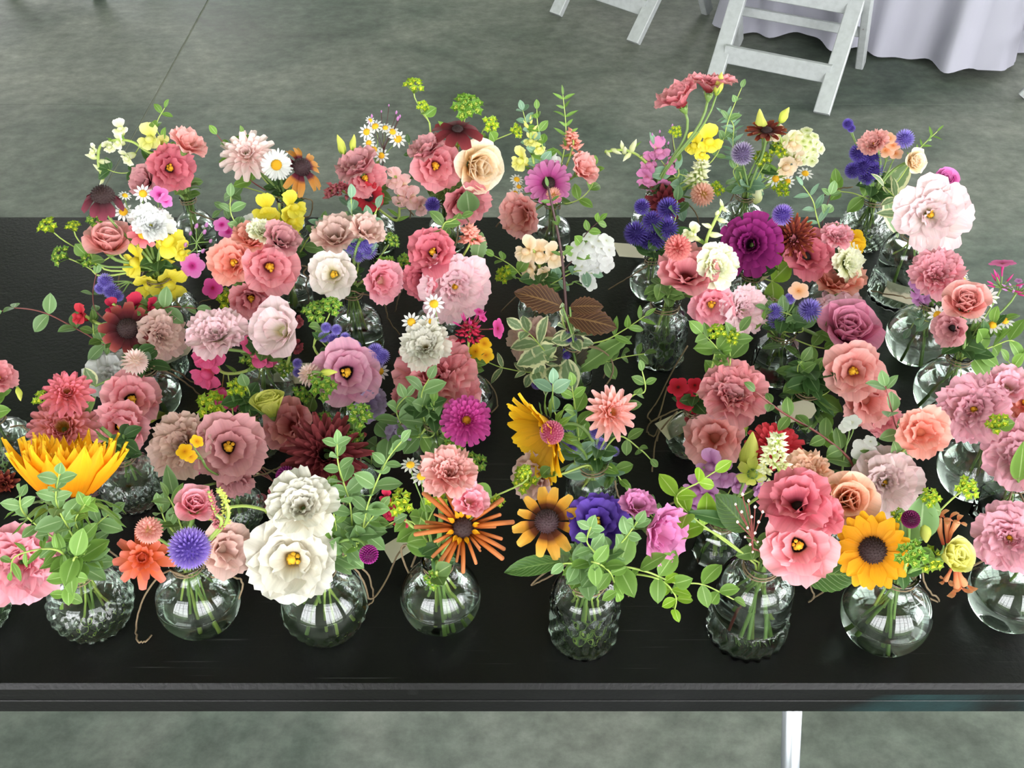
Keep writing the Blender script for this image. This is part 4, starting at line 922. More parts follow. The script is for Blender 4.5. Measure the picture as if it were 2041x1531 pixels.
vase('tall chamomile cluster', 'bottle', 752, 458, 72, 'clear glass bottle vase')
lis(712, 330, 84, 'dusty', 'dusty coral lisianthus facing away', face=(-.5, .9), opn=.75, cen=False)
lis(728, 355, 76, 'coral', 'coral lisianthus', face=(.3, -.2), opn=.8)
bud(680, 290, 42, 'limeyellow', 'lime lisianthus bud', ax=(-.35, 1))
bud(704, 286, 34, 'limeyellow', 'second lime lisianthus bud', ax=(.1, 1))
chamo([(748, 252, 30), (731, 263, 30), (768, 255, 24), (782, 263, 30), (793, 277, 34), (745, 298, 30), (760, 310, 28), (735, 285, 26), (738, 240, 18)], 'cluster of small chamomile daisies', n=10)
seedspray([(790, 224, 9), (797, 232, 9), (741, 231, 9), (736, 244, 10), (793, 236, 11), (760, 222, 6), (775, 210, 6)], 'lilac', 'thin spray of lilac beads', joint=(765, 300), smat=STEMD)
plume([(690, 385), (670, 372), (655, 395)], 42, 'sedum', 'dusty red sedum cluster', n=60, cat='sedum', name='sedum', gs=.45)
snaps([(788, 358, 46, (-.4, .6)), (806, 372, 46, (.2, .6)), (822, 395, 50, (.4, .2)), (800, 392, 44, (-.2, .1)), (838, 412, 40, (.7, 0))], [(790, 440), (795, 400), (788, 350)], 'snappink', 'pale pink snapdragon spike', buds=[(775, 340, 16), (768, 335, 12)])
daisy(735, 392, 64, 'redzinnia', 'small red zinnia', n=12, Wd=.36, point=.2, cen=(CENB, .3, .2), layers=2, face=(-.2, -.3), cat='zinnia', name='zinnia')
sprig([(720, 440), (698, 420), (700, 392)], 36, 'sage', 'low sage green sprig', dens=.6, start=.3)
filler('olive', 14, 38)

vase('cream rose', 'bottle', 890, 458, 72, 'clear glass bottle vase')
rose(955, 332, 112, 'cream', 'large cream rose', face=(.5, -.1))
lis(868, 330, 98, 'coral', 'coral pink lisianthus', face=(.1, -.1), opn=.85)
lis(852, 296, 76, 'dusty', 'dusty pink lisianthus at the back', face=(-.5, 1.), opn=.8, cen=False)
lis(928, 402, 92, 'coral', 'low coral lisianthus opening sideways', face=(.5, -.7), opn=.7)
daisy(912, 258, 104, 'burgundy', 'dark burgundy cosmos', n=8, Wd=.52, point=.2, e=(-4, -34), cen=(CENB, .2, .12), face=(.0, 1.1), cat='cosmos', name='cosmos')
bup([(825, 172, 42, (0, .9)), (842, 212, 26, (.3, .5))], 'tall lime bupleurum', joint=(856, 245))
bup([(930, 215, 62, (.1, .7))], 'broad green bupleurum head', green=True, n=13)
bup([(976, 250, 38, (.5, .2)), (1028, 262, 30, (.7, .3)), (924, 285, 30)], 'trailing yellow-green bupleurum', joint=(950, 300))
leaf((900, 268), (872, 240), .5, 'fresh', 'thin upright leaf', shape='long')
sprig([(850, 350), (822, 310), (815, 285)], 26, 'eucdark', 'small dark green sprig', start=.5, dens=.8)
leaf((948, 310), (972, 270), .5, 'olive', 'oval green leaf behind the rose', shape='oval')
leaf((935, 425), (930, 378), .5, 'euc', 'pale heart-shaped leaf in front of the low coral flower', shape='round', dy=-.03)
ball(862, 408, 34, 'ageratumdeep', 'small violet statice', kind='fuzzy', cat='statice', name='statice')
filler('olive', 14, 38)

vase('two-tone pink zinnia', 'bottle', 1100, 462, 74, 'clear glass bottle vase')
daisy(1094, 366, 98, 'pinkzinnia', 'two-tone pink zinnia', n=14, Wd=.28, point=.25, e=(20, 2), cen=(CENB, .26, .18), layers=2, face=(-.1, .35), cat='zinnia', name='zinnia')
ball(1104, 390, 36, 'peachmum', 'tiny peach chrysanthemum', kind='mum', cat='chrysanthemum', name='chrysanthemum')
lis(1042, 428, 90, 'salmon', 'muted coral lisianthus hanging left', face=(-.7, -.2), opn=.75, cen=False)
lis(1162, 338, 66, 'salmon', 'small salmon lisianthus', face=(.8, .6), opn=.7, cen=False)
snaps([(1040, 318, 52, (-.7, .4)), (1060, 280, 36, (-.3, .8)), (1072, 295, 32, (.3, .5))], [(1075, 370), (1060, 300), (1058, 262)], 'paleyellow', 'soft yellow snapdragon', buds=[(1048, 248, 18), (1058, 238, 18), (1066, 255, 14)])
phlox([(1094, 315, 40, (-.3, .6)), (1110, 322, 26, (.5, .5))], 'phloxwhite', 'white phlox floret')
sprig([(1115, 350), (1128, 270), (1122, 190)], 30, 'fresh', 'tall thin green spike', shape='lance', dens=.55, start=.45)
sprig([(1080, 330), (1055, 265), (1042, 220)], 30, 'sage', 'upright sage green sprig', dens=.6, start=.45)
sprig([(1085, 310), (1072, 250), (1070, 218)], 28, 'fresh', 'upright fresh green sprig', dens=.8, start=.5)
sprig([(1150, 400), (1180, 370), (1185, 330)], 30, 'fresh', 'side sprig of oval leaves', dens=.9, start=.4)
plume([(1140, 300), (1140, 262)], 40, 'peachcoral', 'small coral plume', n=50, cat='celosia', name='celosia')
chamo([(1030, 358, 26), (1034, 372, 22), (1026, 386, 28)], 'little chamomile daisies')
filler('olive', 14, 40)

vase('tall pink lisianthus pair', 'round', 1300, 438, 84, 'round clear glass bud vase')
lis(1352, 195, 88, 'coral', 'tall coral lisianthus seen from the side', face=(-.8, 1.6), opn=.75, cen=False)
carn(1415, 168, 94, 'coral', 'tall pink ruffled lisianthus seen from the side', face=(.3, 2.4), cen=False)
bud(1433, 168, 46, 'limeyellow', 'lime yellow bud on a tall stem', ax=(.25, 1), dy=.02)
snaps([(1296, 325, 46, (-.6, .3)), (1312, 300, 50, (.1, .8)), (1290, 355, 50, (-.5, -.2)), (1318, 372, 46, (.2, -.3)), (1335, 330, 40, (.6, .2))], [(1330, 380), (1290, 325), (1250, 300), (1205, 303)], 'lilacpink', 'mauve pink snapdragon with green tip', buds=[(1262, 292, 30), (1245, 300, 26), (1228, 302, 24), (1212, 306, 18), (1250, 312, 24), (1240, 290, 20)], budpal='creamlime')
snaps([(1385, 288, 46, (-.3, .5)), (1412, 280, 60, (.2, .6)), (1400, 305, 36, (0, 0))], [(1390, 360), (1400, 300)], 'yellow', 'bright yellow snapdragon', leaves=2)
ball(1400, 388, 52, 'peachmum', 'peach button chrysanthemum', kind='mum', cat='chrysanthemum', name='chrysanthemum')
plume([(1388, 370), (1395, 340), (1402, 318)], 46, 'creamlime', 'cream stock spike', n=60, cat='stock', name='stock')
dahlia(1325, 405, 78, 'burgundy', 'small burgundy dahlia tucked below', layers=4, face=(0, -.3))
sprig([(1352, 400), (1350, 360), (1318, 320), (1305, 290)], 40, 'sage', 'sage sprig crossing the mauve snapdragon', dens=.7, start=.25)
sprig([(1420, 320), (1455, 230), (1478, 175)], 26, 'euc', 'thin upright sprig', dens=1.1, start=.5)
bup([(1346, 262, 26), (1425, 378, 34)], 'lime bupleurum')
seedspray([(1300, 268, 8), (1315, 262, 8), (1340, 250, 8), (1322, 275, 9), (1332, 285, 8)], 'lilac', 'wiry dark seed spray', smat=STEMD, joint=(1345, 330))
filler('eucdark', 14, 40)

vase('cream hydrangea', 'cut', 1478, 432, 88, 'cut glass bud vase')
phlox(cluster_pts(1600, 292, 92, 26, 24), 'creamlime', 'cream hydrangea cluster', cat='hydrangea', name='hydrangea')
snaps([(1545, 268, 40, (0, .8)), (1580, 285, 46, (.3, .6)), (1566, 330, 50, (.2, -.2)), (1590, 315, 34, (.5, 0))], [(1540, 360), (1560, 300), (1550, 262)], 'snappeach', 'peach and yellow snapdragon', leaves=2)
ball(1480, 306, 50, 'greyscabious', 'grey lilac scabious', kind='scabious')
daisy(1528, 262, 84, 'brownred', 'dark red dahlia daisy at the back', n=12, Wd=.3, point=.4, face=(.1, 1.4), cen=(CENB, .25, .2), layers=2, cat='zinnia', name='zinnia')
bud(1517, 248, 58, 'limeyellow', 'tall lime bud', ax=(-.1, 1))
bud(1563, 230, 34, 'limeyellow', 'pointed lime bud', ax=(.6, 1), fat=1.3)
bud(1507, 385, 42, 'creamlime', 'green seed pod', ax=(0, .6), fat=1.7, sep=False)
chamo([(1546, 356, 32), (1570, 362, 26), (1605, 346, 30)], 'loose chamomile daisies', n=10)
bup([(1518, 318, 40), (1550, 300, 36), (1558, 375, 36)], 'yellow-green bupleurum')
sprig([(1462, 300), (1462, 250), (1445, 230)], 34, 'sage', 'feathery grey-green sprig', shape='lance', dens=.22, start=.45)
sprig([(1480, 380), (1462, 345), (1470, 330)], 30, 'euc', 'low grey-green sprig', dens=.6, start=.2)
sprig([(1500, 370), (1542, 290), (1535, 268)], 36, 'eucdark', 'dark leafy sprig', dens=1.1, start=.4)
filler('sage', 14, 38)

vase('dark purple ageratum', 'cut', 1728, 446, 100, 'cut glass jar vase', tails=[[(1700, 372, .1), (1660, 380, .08), (1635, 395, .06)]])
puffs([(1712, 305, 42), (1738, 312, 40), (1720, 332, 44), (1700, 340, 36), (1742, 340, 40), (1728, 352, 38)], 'ageratumdeep', 'dark purple ageratum cluster')
puffs([(1803, 277, 42)], 'ageratum', 'single violet ageratum puff')
puffs([(1690, 247, 24), (1697, 256, 18)], 'ageratumdeep', 'tall dark ageratum buds')
carn(1742, 286, 56, 'salmon', 'small salmon carnation', face=(-.4, .7), cat='carnation', name='carnation')
phlox([(1765, 300, 38), (1780, 290, 30), (1785, 306, 32), (1772, 276, 30)], 'peach', 'peach phlox florets')
rose(1824, 322, 56, 'cream', 'small peach and cream rose', face=(.7, .1))
sprig([(1790, 360), (1830, 300), (1868, 262)], 24, 'fresh', 'slender spike with pink buds', shape='lance', dens=.5, start=.6)
sprig([(1790, 395), (1775, 375), (1748, 352)], 52, 'varieg', 'variegated leaf sprig', shape='oval', dens=.8, start=.2, name='variegated_sprig')
sprig([(1700, 385), (1672, 380), (1668, 365)], 44, 'fresh', 'low green sprig at the left', dens=.8, start=.2)
filler('eucdark', 12, 42)

vase('large blush white lisianthus', 'ribjar', 1800, 540, 112, 'tall ribbed glass jar', tails=[[(1735, 580, .02), (1790, 590, .04), (1830, 598, .03)]], spin=0)
carn(1856, 428, 138, 'blush', 'large blush white lisianthus', face=(.25, .0), dy=-.03, frill=.06, jag=.06, counts=(3, 4, 5, 6, 7))
rose(1882, 362, 58, 'phloxpink', 'mauve pink bud above the white flower', face=(.4, .6), tight=1.)
sprig([(1810, 430), (1790, 400), (1762, 372)], 56, 'varieg', 'pale variegated sprig', shape='long', dens=.6, start=.35, name='variegated_sprig')
filler('olive', 8, 34)

# ================================================================ THIRD ROW
vase('bright yellow snapdragon', 'fluted', 335, 622, 116, 'fluted clear glass vase')
snaps([(328, 478, 84, (.2, .5)), (275, 520, 76, (-.7, .3)), (335, 562, 86, (.3, -.4)), (298, 566, 70, (-.3, -.5)), (360, 500, 46, (.7, .3))], [(315, 560), (315, 520), (330, 470)], 'yellow', 'bright yellow snapdragon', buds=[(333, 522, 32), (345, 545, 24)], leaves=4)
rose(216, 478, 104, 'salmon', 'salmon pink cup lisianthus', face=(-.1, .9), cat='lisianthus', name='lisianthus')
bud(176, 484, 46, 'limeyellow', 'yellow-green bud', ax=(-.2, .9))
carn(302, 447, 78, 'purewhite', 'white ruffled carnation', face=(.1, .6), cat='carnation', name='carnation', cen=False)
daisy(285, 468, 62, 'coralzinnia', 'small coral zinnia', n=9, Wd=.5, point=.2, cen=(POLLEN, .3, .16), face=(.1, .5), cat='zinnia', name='zinnia')
phlox([(383, 530, 52, (.1, 0))], 'phloxpink', 'single round pink phlox')
phlox([(318, 388, 40, (.2, .6)), (330, 400, 32, (.6, .4))], 'phloxpink', 'lilac pink phlox')
daisy(205, 392, 104, 'maroon', 'drooping maroon coneflower', n=11, Wd=.4, point=.4, e=(-40, -62), cen=(CENB, .42, .4), face=(-.1, 1.0), jit=.12)
chamo([(285, 386, 34, (0, .2)), (246, 422, 36, (-.1, .1)), (249, 390, 24, (.2, 1))], 'three chamomile daisies')
bup([(96, 452, 44, (-.7, .7)), (147, 452, 30, (-.1, .9))], 'long-stemmed lime bupleurum', joint=(200, 528), leaves=2)
bup([(122, 510, 44, (-.8, .3))], 'long-stemmed green bupleurum', joint=(185, 540), green=True)
bup([(195, 440, 44), (180, 520, 38)], 'leafy green bupleurum', green=True)
puffs([(210, 560, 34), (222, 580, 36), (200, 575, 26), (235, 590, 26)], 'ageratum', 'violet blue ageratum')
sprig([(240, 640), (195, 625), (185, 590), (192, 545)], 36, 'euc', 'upright grey-green sprig', dens=.95, start=.55, smat=STEMR)
seedspray([(392, 450, 14), (408, 462, 14), (370, 488, 14), (405, 500, 14), (420, 480, 12), (380, 465, 12), (395, 508, 12), (412, 448, 14)], 'lilac', 'spidery cleome seed head', joint=(392, 485), smat=STEM)
filler('eucdark', 16, 46)

vase('burgundy coneflower', 'fluted', 318, 700, 96, 'fluted clear glass vase', tag_at=(352, 700, .03, .4, 60))
daisy(255, 656, 112, 'burgrudbeckia', 'burgundy coneflower with black cone', n=12, Wd=.4, point=.35, e=(4, -20), cen=(CENB, .34, .42), face=(-.1, .25), dy=-.03)
carn(322, 668, 92, 'dustypale', 'muted pale pink carnation', face=(.6, .1), cat='carnation', name='carnation', cen=False)
snaps([(275, 612, 56, (.1, .7)), (225, 612, 36, (-.3, .7)), (232, 625, 30, (0, .1)), (302, 612, 40, (.7, .4))], [(280, 660), (250, 630), (225, 605)], 'crimson', 'crimson sweet pea', cat='sweet pea', name='sweet_pea', leaves=1)
snaps([(162, 628, 44, (-.7, .5))], [(215, 650), (170, 630)], 'redzinnia', 'small red snapdragon floret', leaves=0)
sprig([(225, 690), (165, 662), (90, 624), (30, 614), (4, 620)], 42, 'euc', 'long trailing grey-green sprig with red stem', dens=1.15, start=.35, smat=STEMR)
sprig([(310, 632), (335, 612), (392, 615)], 42, 'euc', 'sideways grey-green sprig with red stem', dens=.7, start=.4, smat=STEMR)
sprig([(220, 680), (190, 670), (185, 640)], 36, 'olive', 'low olive sprig', dens=.5, start=.3)
filler('olive', 14, 46)

vase('frilled pink and yellow-hearted lisianthus', 'bottle', 515, 640, 84, 'clear glass bottle vase', tails=[[(470, 590, .07), (405, 600, .04), (400, 612, .02), (420, 612, .03)]])
lis(464, 524, 84, 'peachcoral', 'peach cup-shaped lisianthus', face=(-.3, .1), opn=.6)
lis(538, 532, 118, 'coral', 'frilled pink lisianthus with yellow heart', face=(.2, -.1), frill=.07, jag=.05)
lis(500, 476, 74, 'peachcoral', 'coral lisianthus behind', face=(0, 1.), opn=.7, cen=False)
lis(500, 596, 84, 'coral', 'low frilled pink lisianthus', face=(.1, -.6), frill=.07, opn=.8)
lis(560, 478, 70, 'dusty', 'muted coral lisianthus', face=(.6, .8), opn=.6, cen=False)
phlox([(442, 448, 36), (455, 462, 40), (465, 475, 34)], 'phloxpink', 'pink phlox at the back')
phlox([(424, 574, 46, (-.4, .1))], 'phloxmagenta', 'magenta phlox floret')
bup([(455, 597, 50, (-.1, .5))], 'lime bupleurum head')
bup([(505, 566, 42, (.1, .6))], 'leafy green bupleurum head', green=True)
carn(522, 462, 56, 'creamlime', 'small cream carnation', face=(.2, .9), cat='carnation', name='carnation', cen=False)
sprig([(500, 500), (462, 430), (460, 392)], 40, 'euc', 'upright grey-green sprig', dens=.75, start=.5)
filler('olive', 14, 42)

vase('twin yellow snapdragon spikes', 'bottle', 585, 575, 72, 'tall clear glass bottle vase', tails=[[(600, 530, .1), (625, 538, .09), (612, 560, .05), (608, 600, .004)]])
snaps([(530, 418, 58, (-.3, .8)), (545, 442, 64, (-.4, .1)), (582, 412, 60, (.3, .8)), (578, 438, 60, (.3, .2)), (575, 462, 50, (.2, -.4))], [(570, 500), (560, 450), (556, 405)], 'yellow', 'vivid yellow snapdragon', leaves=3)
phlox([(497, 438, 30), (510, 430, 26)], 'phloxwhite', 'small white phlox')
sprig([(600, 500), (612, 478), (640, 452), (690, 438)], 34, 'euc', 'sideways grey-green sprig', dens=.75, start=.3)
filler('eucdark', 10, 40)

vase('half-open ivory lisianthus', 'bottle', 712, 650, 100, 'round-shouldered clear glass vase', tails=[[(700, 580, .1), (760, 600, .07), (775, 640, .03), (797, 668, .003)], [(695, 575, .1), (640, 560, .09), (605, 545, .08), (625, 530, .09), (660, 552, .1)]])
lis(664, 547, 92, 'ivory', 'half-open ivory lisianthus', face=(-.2, .1), frill=.05, jag=.04, opn=.8)
lis(668, 470, 96, 'dustypale', 'dusty salmon lisianthus behind', face=(-.2, .8), opn=.8, cen=False)
lis(762, 560, 78, 'pink', 'soft pink lisianthus', face=(.5, -.1), opn=.6, cen=False)
lis(730, 460, 76, 'dustypale', 'muted lisianthus at the back', face=(.6, .9), opn=.8, cen=False)
puffs([(700, 490, 38), (722, 485, 40), (735, 500, 38), (715, 508, 34), (738, 480, 30)], 'ageratum', 'violet ageratum cluster')
bup([(768, 530, 44, (.3, .3)), (780, 480, 34, (.4, .6))], 'green bupleurum', green=True)
sprig([(715, 500), (702, 440), (700, 395)], 42, 'sage', 'upright sage sprig', dens=.6, start=.4)
sprig([(700, 500), (668, 460), (640, 448)], 38, 'sage', 'left sage sprig', dens=.6, start=.45)
sprig([(720, 470), (745, 430), (752, 415)], 42, 'sage', 'right sage sprig', dens=.6, start=.5)
filler('eucdark', 12, 42)

vase('large pale pink frilled lisianthus', 'bottle', 868, 648, 86, 'clear glass bottle vase', tails=[[(850, 560, .09), (815, 560, .08), (795, 590, .04), (788, 620, .004)]])
carn(908, 572, 132, 'palepink', 'large pale pink frilled lisianthus', face=(.2, -.15))
lis(862, 502, 96, 'rosecoral', 'coral lisianthus with dark throat', face=(-.2, .3), opn=.8)
lis(842, 556, 70, 'rosecoral', 'coral lisianthus petal cup below', face=(-.6, -.4), opn=.5, cen=False)
bud(886, 482, 40, 'limeyellow', 'bright yellow bud', ax=(.1, .9), fat=1.2)
leaf((950, 520), (960, 462), .5, 'euc', 'pale toothed leaf', shape='serr')
plume([(940, 480), (935, 455)], 46, 'peachcoral', 'coral sedum cluster', n=60, cat='sedum', name='sedum')
bup([(808, 520, 34)], 'green bupleurum sprig', green=True)
sprig([(880, 460), (900, 440), (920, 432)], 36, 'olive', 'olive sprig behind', dens=.7)
filler('olive', 12, 42)

vase('white phlox', 'round', 1078, 618, 92, 'round clear glass bud vase', tails=[[(1060, 570, .08), (1030, 590, .05), (1000, 620, .003)], [(1090, 585, .08), (1075, 610, .05), (1060, 640, .02)]])
phlox(cluster_pts(1180, 505, 100, 20, 36), 'phloxwhite', 'large white phlox cluster')
snaps([(1052, 500, 58, (-.4, .7)), (1075, 505, 52, (.2, .6)), (1100, 510, 56, (.4, .4)), (1058, 535, 50, (-.6, 0)), (1085, 545, 44, (.1, -.3))], [(1090, 580), (1075, 530), (1060, 490)], 'snappeach', 'pale peach snapdragon', leaves=4)
bup([(1006, 548, 38, (-.6, .3))], 'small lime bupleurum')
sprig([(1050, 560), (1020, 530), (985, 510)], 34, 'fresh', 'left-leaning fresh sprig', dens=.8, start=.5)
sprig([(1110, 560), (1150, 540), (1180, 545)], 34, 'sage', 'low sage sprig', dens=.6, start=.3)
sprig([(1140, 520), (1165, 470), (1195, 440)], 30, 'fresh', 'dark-stemmed sprig with oval buds', dens=.7, start=.5, smat=STEMD)
phlox([(1175, 565, 36), (1165, 555, 28)], 'phloxwhite', 'low white phlox florets')
filler('eucdark', 14, 44)

vase('violet ageratum', 'round', 1296, 560, 82, 'round clear glass bud vase', tag_at=(1258, 500, .05, .3, 70), tails=[[(1290, 530, .06), (1250, 555, .03), (1212, 578, .003)]])
puffs([(1280, 412, 36), (1332, 416, 50), (1268, 465, 54), (1300, 440, 44), (1306, 475, 52), (1330, 455, 48), (1290, 480, 40)], 'ageratumdeep', 'big violet ageratum cluster')
sprig([(1320, 500), (1345, 440), (1350, 400)], 46, 'eucdark', 'dark oval-leaved sprig', dens=.9, start=.4)
filler('eucdark', 12, 42)

vase('salmon cup and cream stock', 'jar', 1318, 672, 98, 'tall textured glass jar', tails=[[(1370, 690, .09), (1340, 740, .04), (1310, 800, .002), (1290, 830, .002), (1310, 835, .002), (1330, 770, .01)]])
lis(1368, 545, 118, 'coral', 'open salmon pink lisianthus cup', face=(.1, .7), frill=.05, opn=.8, cen=False)
lis(1418, 608, 88, 'pink', 'pink and white lisianthus', face=(.1, -.1), frill=.06, opn=.75)
carn(1482, 618, 92, 'palepink', 'pale pink frilled carnation', face=(.5, .1), cat='carnation', name='carnation', cen=False)
ball(1351, 494, 58, 'brickmum', 'brick pink button chrysanthemum', kind='mum', cat='chrysanthemum', name='chrysanthemum', face=(-.1, .2))
carn(1428, 530, 84, 'creamlime', 'cream ruffled stock', face=(.4, .2), cat='stock', name='stock', frill=.06, jag=.03, cen=False)
snaps([(1380, 465, 42, (-.2, .7))], [(1400, 540), (1408, 480), (1425, 440), (1440, 410)], 'creamlime', 'cream snapdragon with green buds', buds=[(1385, 475, 26), (1425, 468, 30), (1410, 450, 24), (1440, 440, 24), (1430, 425, 22), (1445, 418, 20), (1438, 405, 18)], leaves=2)
filler('olive', 22, 40, desc='mossy greenery filling the neck')

vase('large plum zinnia', 'cut', 1492, 588, 92, 'cut glass bud vase')
dahlia(1496, 487, 128, 'plum', 'large plum zinnia', layers=5, n0=8, dn=3, Wd=.34, point=.15, cup=.15, face=(-.2, .1), cat='zinnia', name='zinnia')
dahlia(1582, 474, 98, 'brownred', 'dark brown-red dahlia', layers=5, n0=7, dn=3, Wd=.2, point=.6, face=(.2, .2))
lis(1612, 508, 96, 'rosecoral', 'deep rose lisianthus', face=(.3, .2), opn=.75, cen=False)
ball(1560, 428, 46, 'scabious', 'small violet scabious')
bud(1522, 548, 44, 'greygold', 'beige bunny-tail grass head', ax=(.8, .5), cat='grass', name='bunny_tail_grass', fat=1.1, sep=False)
plume([(1530, 620), (1530, 585)], 56, 'greygold', 'dry brown seed cluster', n=80, cat='seed head', name='dried_seed_cluster', gs=.25)
sprig([(1530, 545), (1522, 490), (1510, 455)], 36, 'sage', 'pale sprig over the plum zinnia', dens=.6, start=.5)
sprig([(1545, 560), (1552, 520), (1560, 505)], 40, 'lime', 'lime green sprig', shape='round', dens=.6, start=.4)
filler('eucdark', 12, 42)

vase('peach lisianthus with small orange lily', 'bottle', 1648, 590, 74, 'clear glass bottle vase')
lis(1668, 560, 104, 'peachcoral', 'peach fluted lisianthus', face=(.3, .9), opn=.7, cen=False)
carn(1672, 620, 92, 'palepink', 'pale pink frilled lisianthus', face=(.2, .3))
carn(1668, 472, 60, 'pink', 'small pink carnation', face=(.3, .8), cat='carnation', name='carnation', cen=False)
carn(1690, 525, 72, 'creamlime', 'cream ruffled lisianthus', face=(.8, .1), cen=False)
phlox([(1704, 476, 46, (.4, .4)), (1706, 492, 40, (.2, -.5))], 'alstro', 'small orange-yellow lily', cat='lily', name='small_lily')
sprig([(1635, 500), (1640, 440), (1655, 388)], 42, 'euc', 'tall red-stemmed sprig', dens=.8, start=.5, smat=STEMD)
sprig([(1630, 440), (1620, 400), (1600, 370)], 36, 'sage', 'thin grey-green sprig', shape='long', dens=.7, start=.55)
filler('eucdark', 12, 40)

vase('mauve rose-like lisianthus', 'octagon', 1548, 712, 104, 'eight-sided faceted glass vase')
rose(1695, 655, 132, 'mauverose', 'mauve rose-like lisianthus', face=(.3, .6), cat='lisianthus', name='lisianthus')
puffs([(1614, 618, 52), (1575, 595, 26), (1545, 620, 36), (1548, 640, 40)], 'ageratum', 'violet ageratum puffs')
phlox([(1592, 580, 44)], 'peach', 'ochre floret', cat='alstroemeria', name='alstroemeria')
sprig([(1600, 660), (1580, 630), (1528, 615)], 34, 'euc', 'pale sprig leaning left', dens=.6, start=.35)
sprig([(1560, 690), (1520, 640), (1490, 640)], 40, 'fresh', 'fresh green sprig', shape='long', dens=.7, start=.2)
sprig([(1620, 690), (1660, 690), (1650, 640)], 32, 'fresh', 'small curling sprig', dens=.7, start=.4)
filler('eucdark', 14, 46)

vase('lilac stock with chamomile', 'round', 1832, 668, 128, 'large round clear glass bud vase', twine=True, tag_at=(1800, 585, .03, -.5, 70))
carn(1868, 548, 104, 'pink', 'pink ruffled carnation', face=(.2, .5), cat='carnation', name='carnation', cen=False)
phlox(cluster_pts(1848, 576, 76, 16, 28), 'lilac', 'lilac stock cluster', cat='stock', name='stock')
chamo([(1903, 553, 24), (1918, 545, 22), (1905, 565, 26), (1920, 557, 20)], 'chamomile daisies past bloom')
sprig([(1855, 640), (1830, 635), (1815, 655)], 34, 'sage', 'short sage sprig', dens=.7, start=.4)
filler('eucdark', 10, 38)

vase('pink phlox on a long tube', 'round', 1890, 775, 132, 'large round clear glass bud vase', tails=[[(1900, 690, .07), (1850, 730, .04), (1830, 755, .004)]])
rose(1925, 600, 98, 'salmon', 'pale salmon rose', face=(.1, .6))
lis(1895, 655, 70, 'dusty', 'low muted pink lisianthus', face=(-.6, -.2), opn=.7, cen=False)
chamo([(1869, 628, 36, (-.2, .2)), (1891, 628, 34, (.1, .2)), (1968, 592, 40, (0, .3)), (1945, 628, 34, (0, .6)), (2003, 640, 32), (1978, 648, 36, (0, .6))], 'wide chamomile spray')
phlox([(1998, 526, 54, (.1, 2.5))], 'phloxmagenta', 'bright pink phlox on a long tube', buds=10, joint=(1995, 575), smat=STEM)
phlox([(2030, 560, 16, (.2, 1))], 'lilac', 'budding phlox head', buds=14, joint=(2025, 585))
sprig([(1950, 700), (1965, 655), (2000, 640)], 48, 'fresh', 'glossy green sprig', dens=.6, start=.2)
sprig([(1920, 700), (1945, 680), (1980, 650)], 46, 'eucdark', 'dark glossy sprig', dens=.6, start=.15)
sprig([(1980, 690), (2020, 680), (2045, 720)], 46, 'fresh', 'arching green sprig', dens=.6, start=.2)
filler('eucdark', 12, 46)

# ================================================================ SECOND ROW
vase('brown dahlia under a rose-pink bloom', 'cut', 4, 880, 118, 'cut glass vase', tails=[[(22, 850, .08), (45, 850, .06), (60, 862, .05)]])
lis(-6, 750, 70, 'coral', 'rose-pink lisianthus', face=(.5, .6), opn=.8)
bud(38, 785, 30, 'limeyellow', 'small green pod', ax=(.2, -.8), sep=False)
dahlia(8, 965, 60, 'brownred', 'dark brown-red dahlia', layers=4, face=(-.3, -.2))
filler('fresh', 12, 46)

vase('white carnation with yellow-green bud', 'round', 308, 785, 104, 'round clear glass bud vase', tails=[[(300, 735, .07), (350, 740, .05), (380, 760, .02), (420, 775, .003)], [(305, 730, .07), (360, 755, .04), (400, 790, .004)]])
carn(228, 755, 112, 'purewhite', 'white ruffled carnation', face=(-.1, .5), dy=.03, cat='carnation', name='carnation', cen=False)
lis(262, 795, 116, 'pinkdark', 'pink lisianthus with dark throat', face=(.15, .15), frill=.06, dy=-.035)
lis(240, 850, 112, 'pinkdark', 'lower pink lisianthus with dark throat', face=(.0, -.2), frill=.06, dy=-.06)
bud(306, 826, 48, 'limeyellow', 'round yellow-green bud', ax=(.8, .2), fat=1.6)
ball(268, 722, 58, 'palemum', 'half-open pale chrysanthemum', kind='mum', cat='chrysanthemum', name='chrysanthemum', face=(.3, 1.2))
leaf((190, 770), (168, 732), .5, 'varieg', 'small variegated leaf', shape='oval')
filler('eucdark', 12, 46)

vase('pair of coral dahlias', 'cut', 262, 955, 126, 'cut glass vase')
dahlia(134, 783, 100, 'coraldahlia', 'bright coral dahlia', face=(-.1, .5), layers=6)
dahlia(126, 852, 140, 'dustdahlia', 'dusty orange dahlia', face=(-.15, .25), layers=7, n0=7, dn=2)
bup([(90, 795, 44, (-.4, .6))], 'lime bupleurum', joint=(130, 830))
leaf((150, 830), (192, 790), .5, 'olive', 'dark leaf between the dahlias', shape='oval')
filler('eucdark', 12, 50)

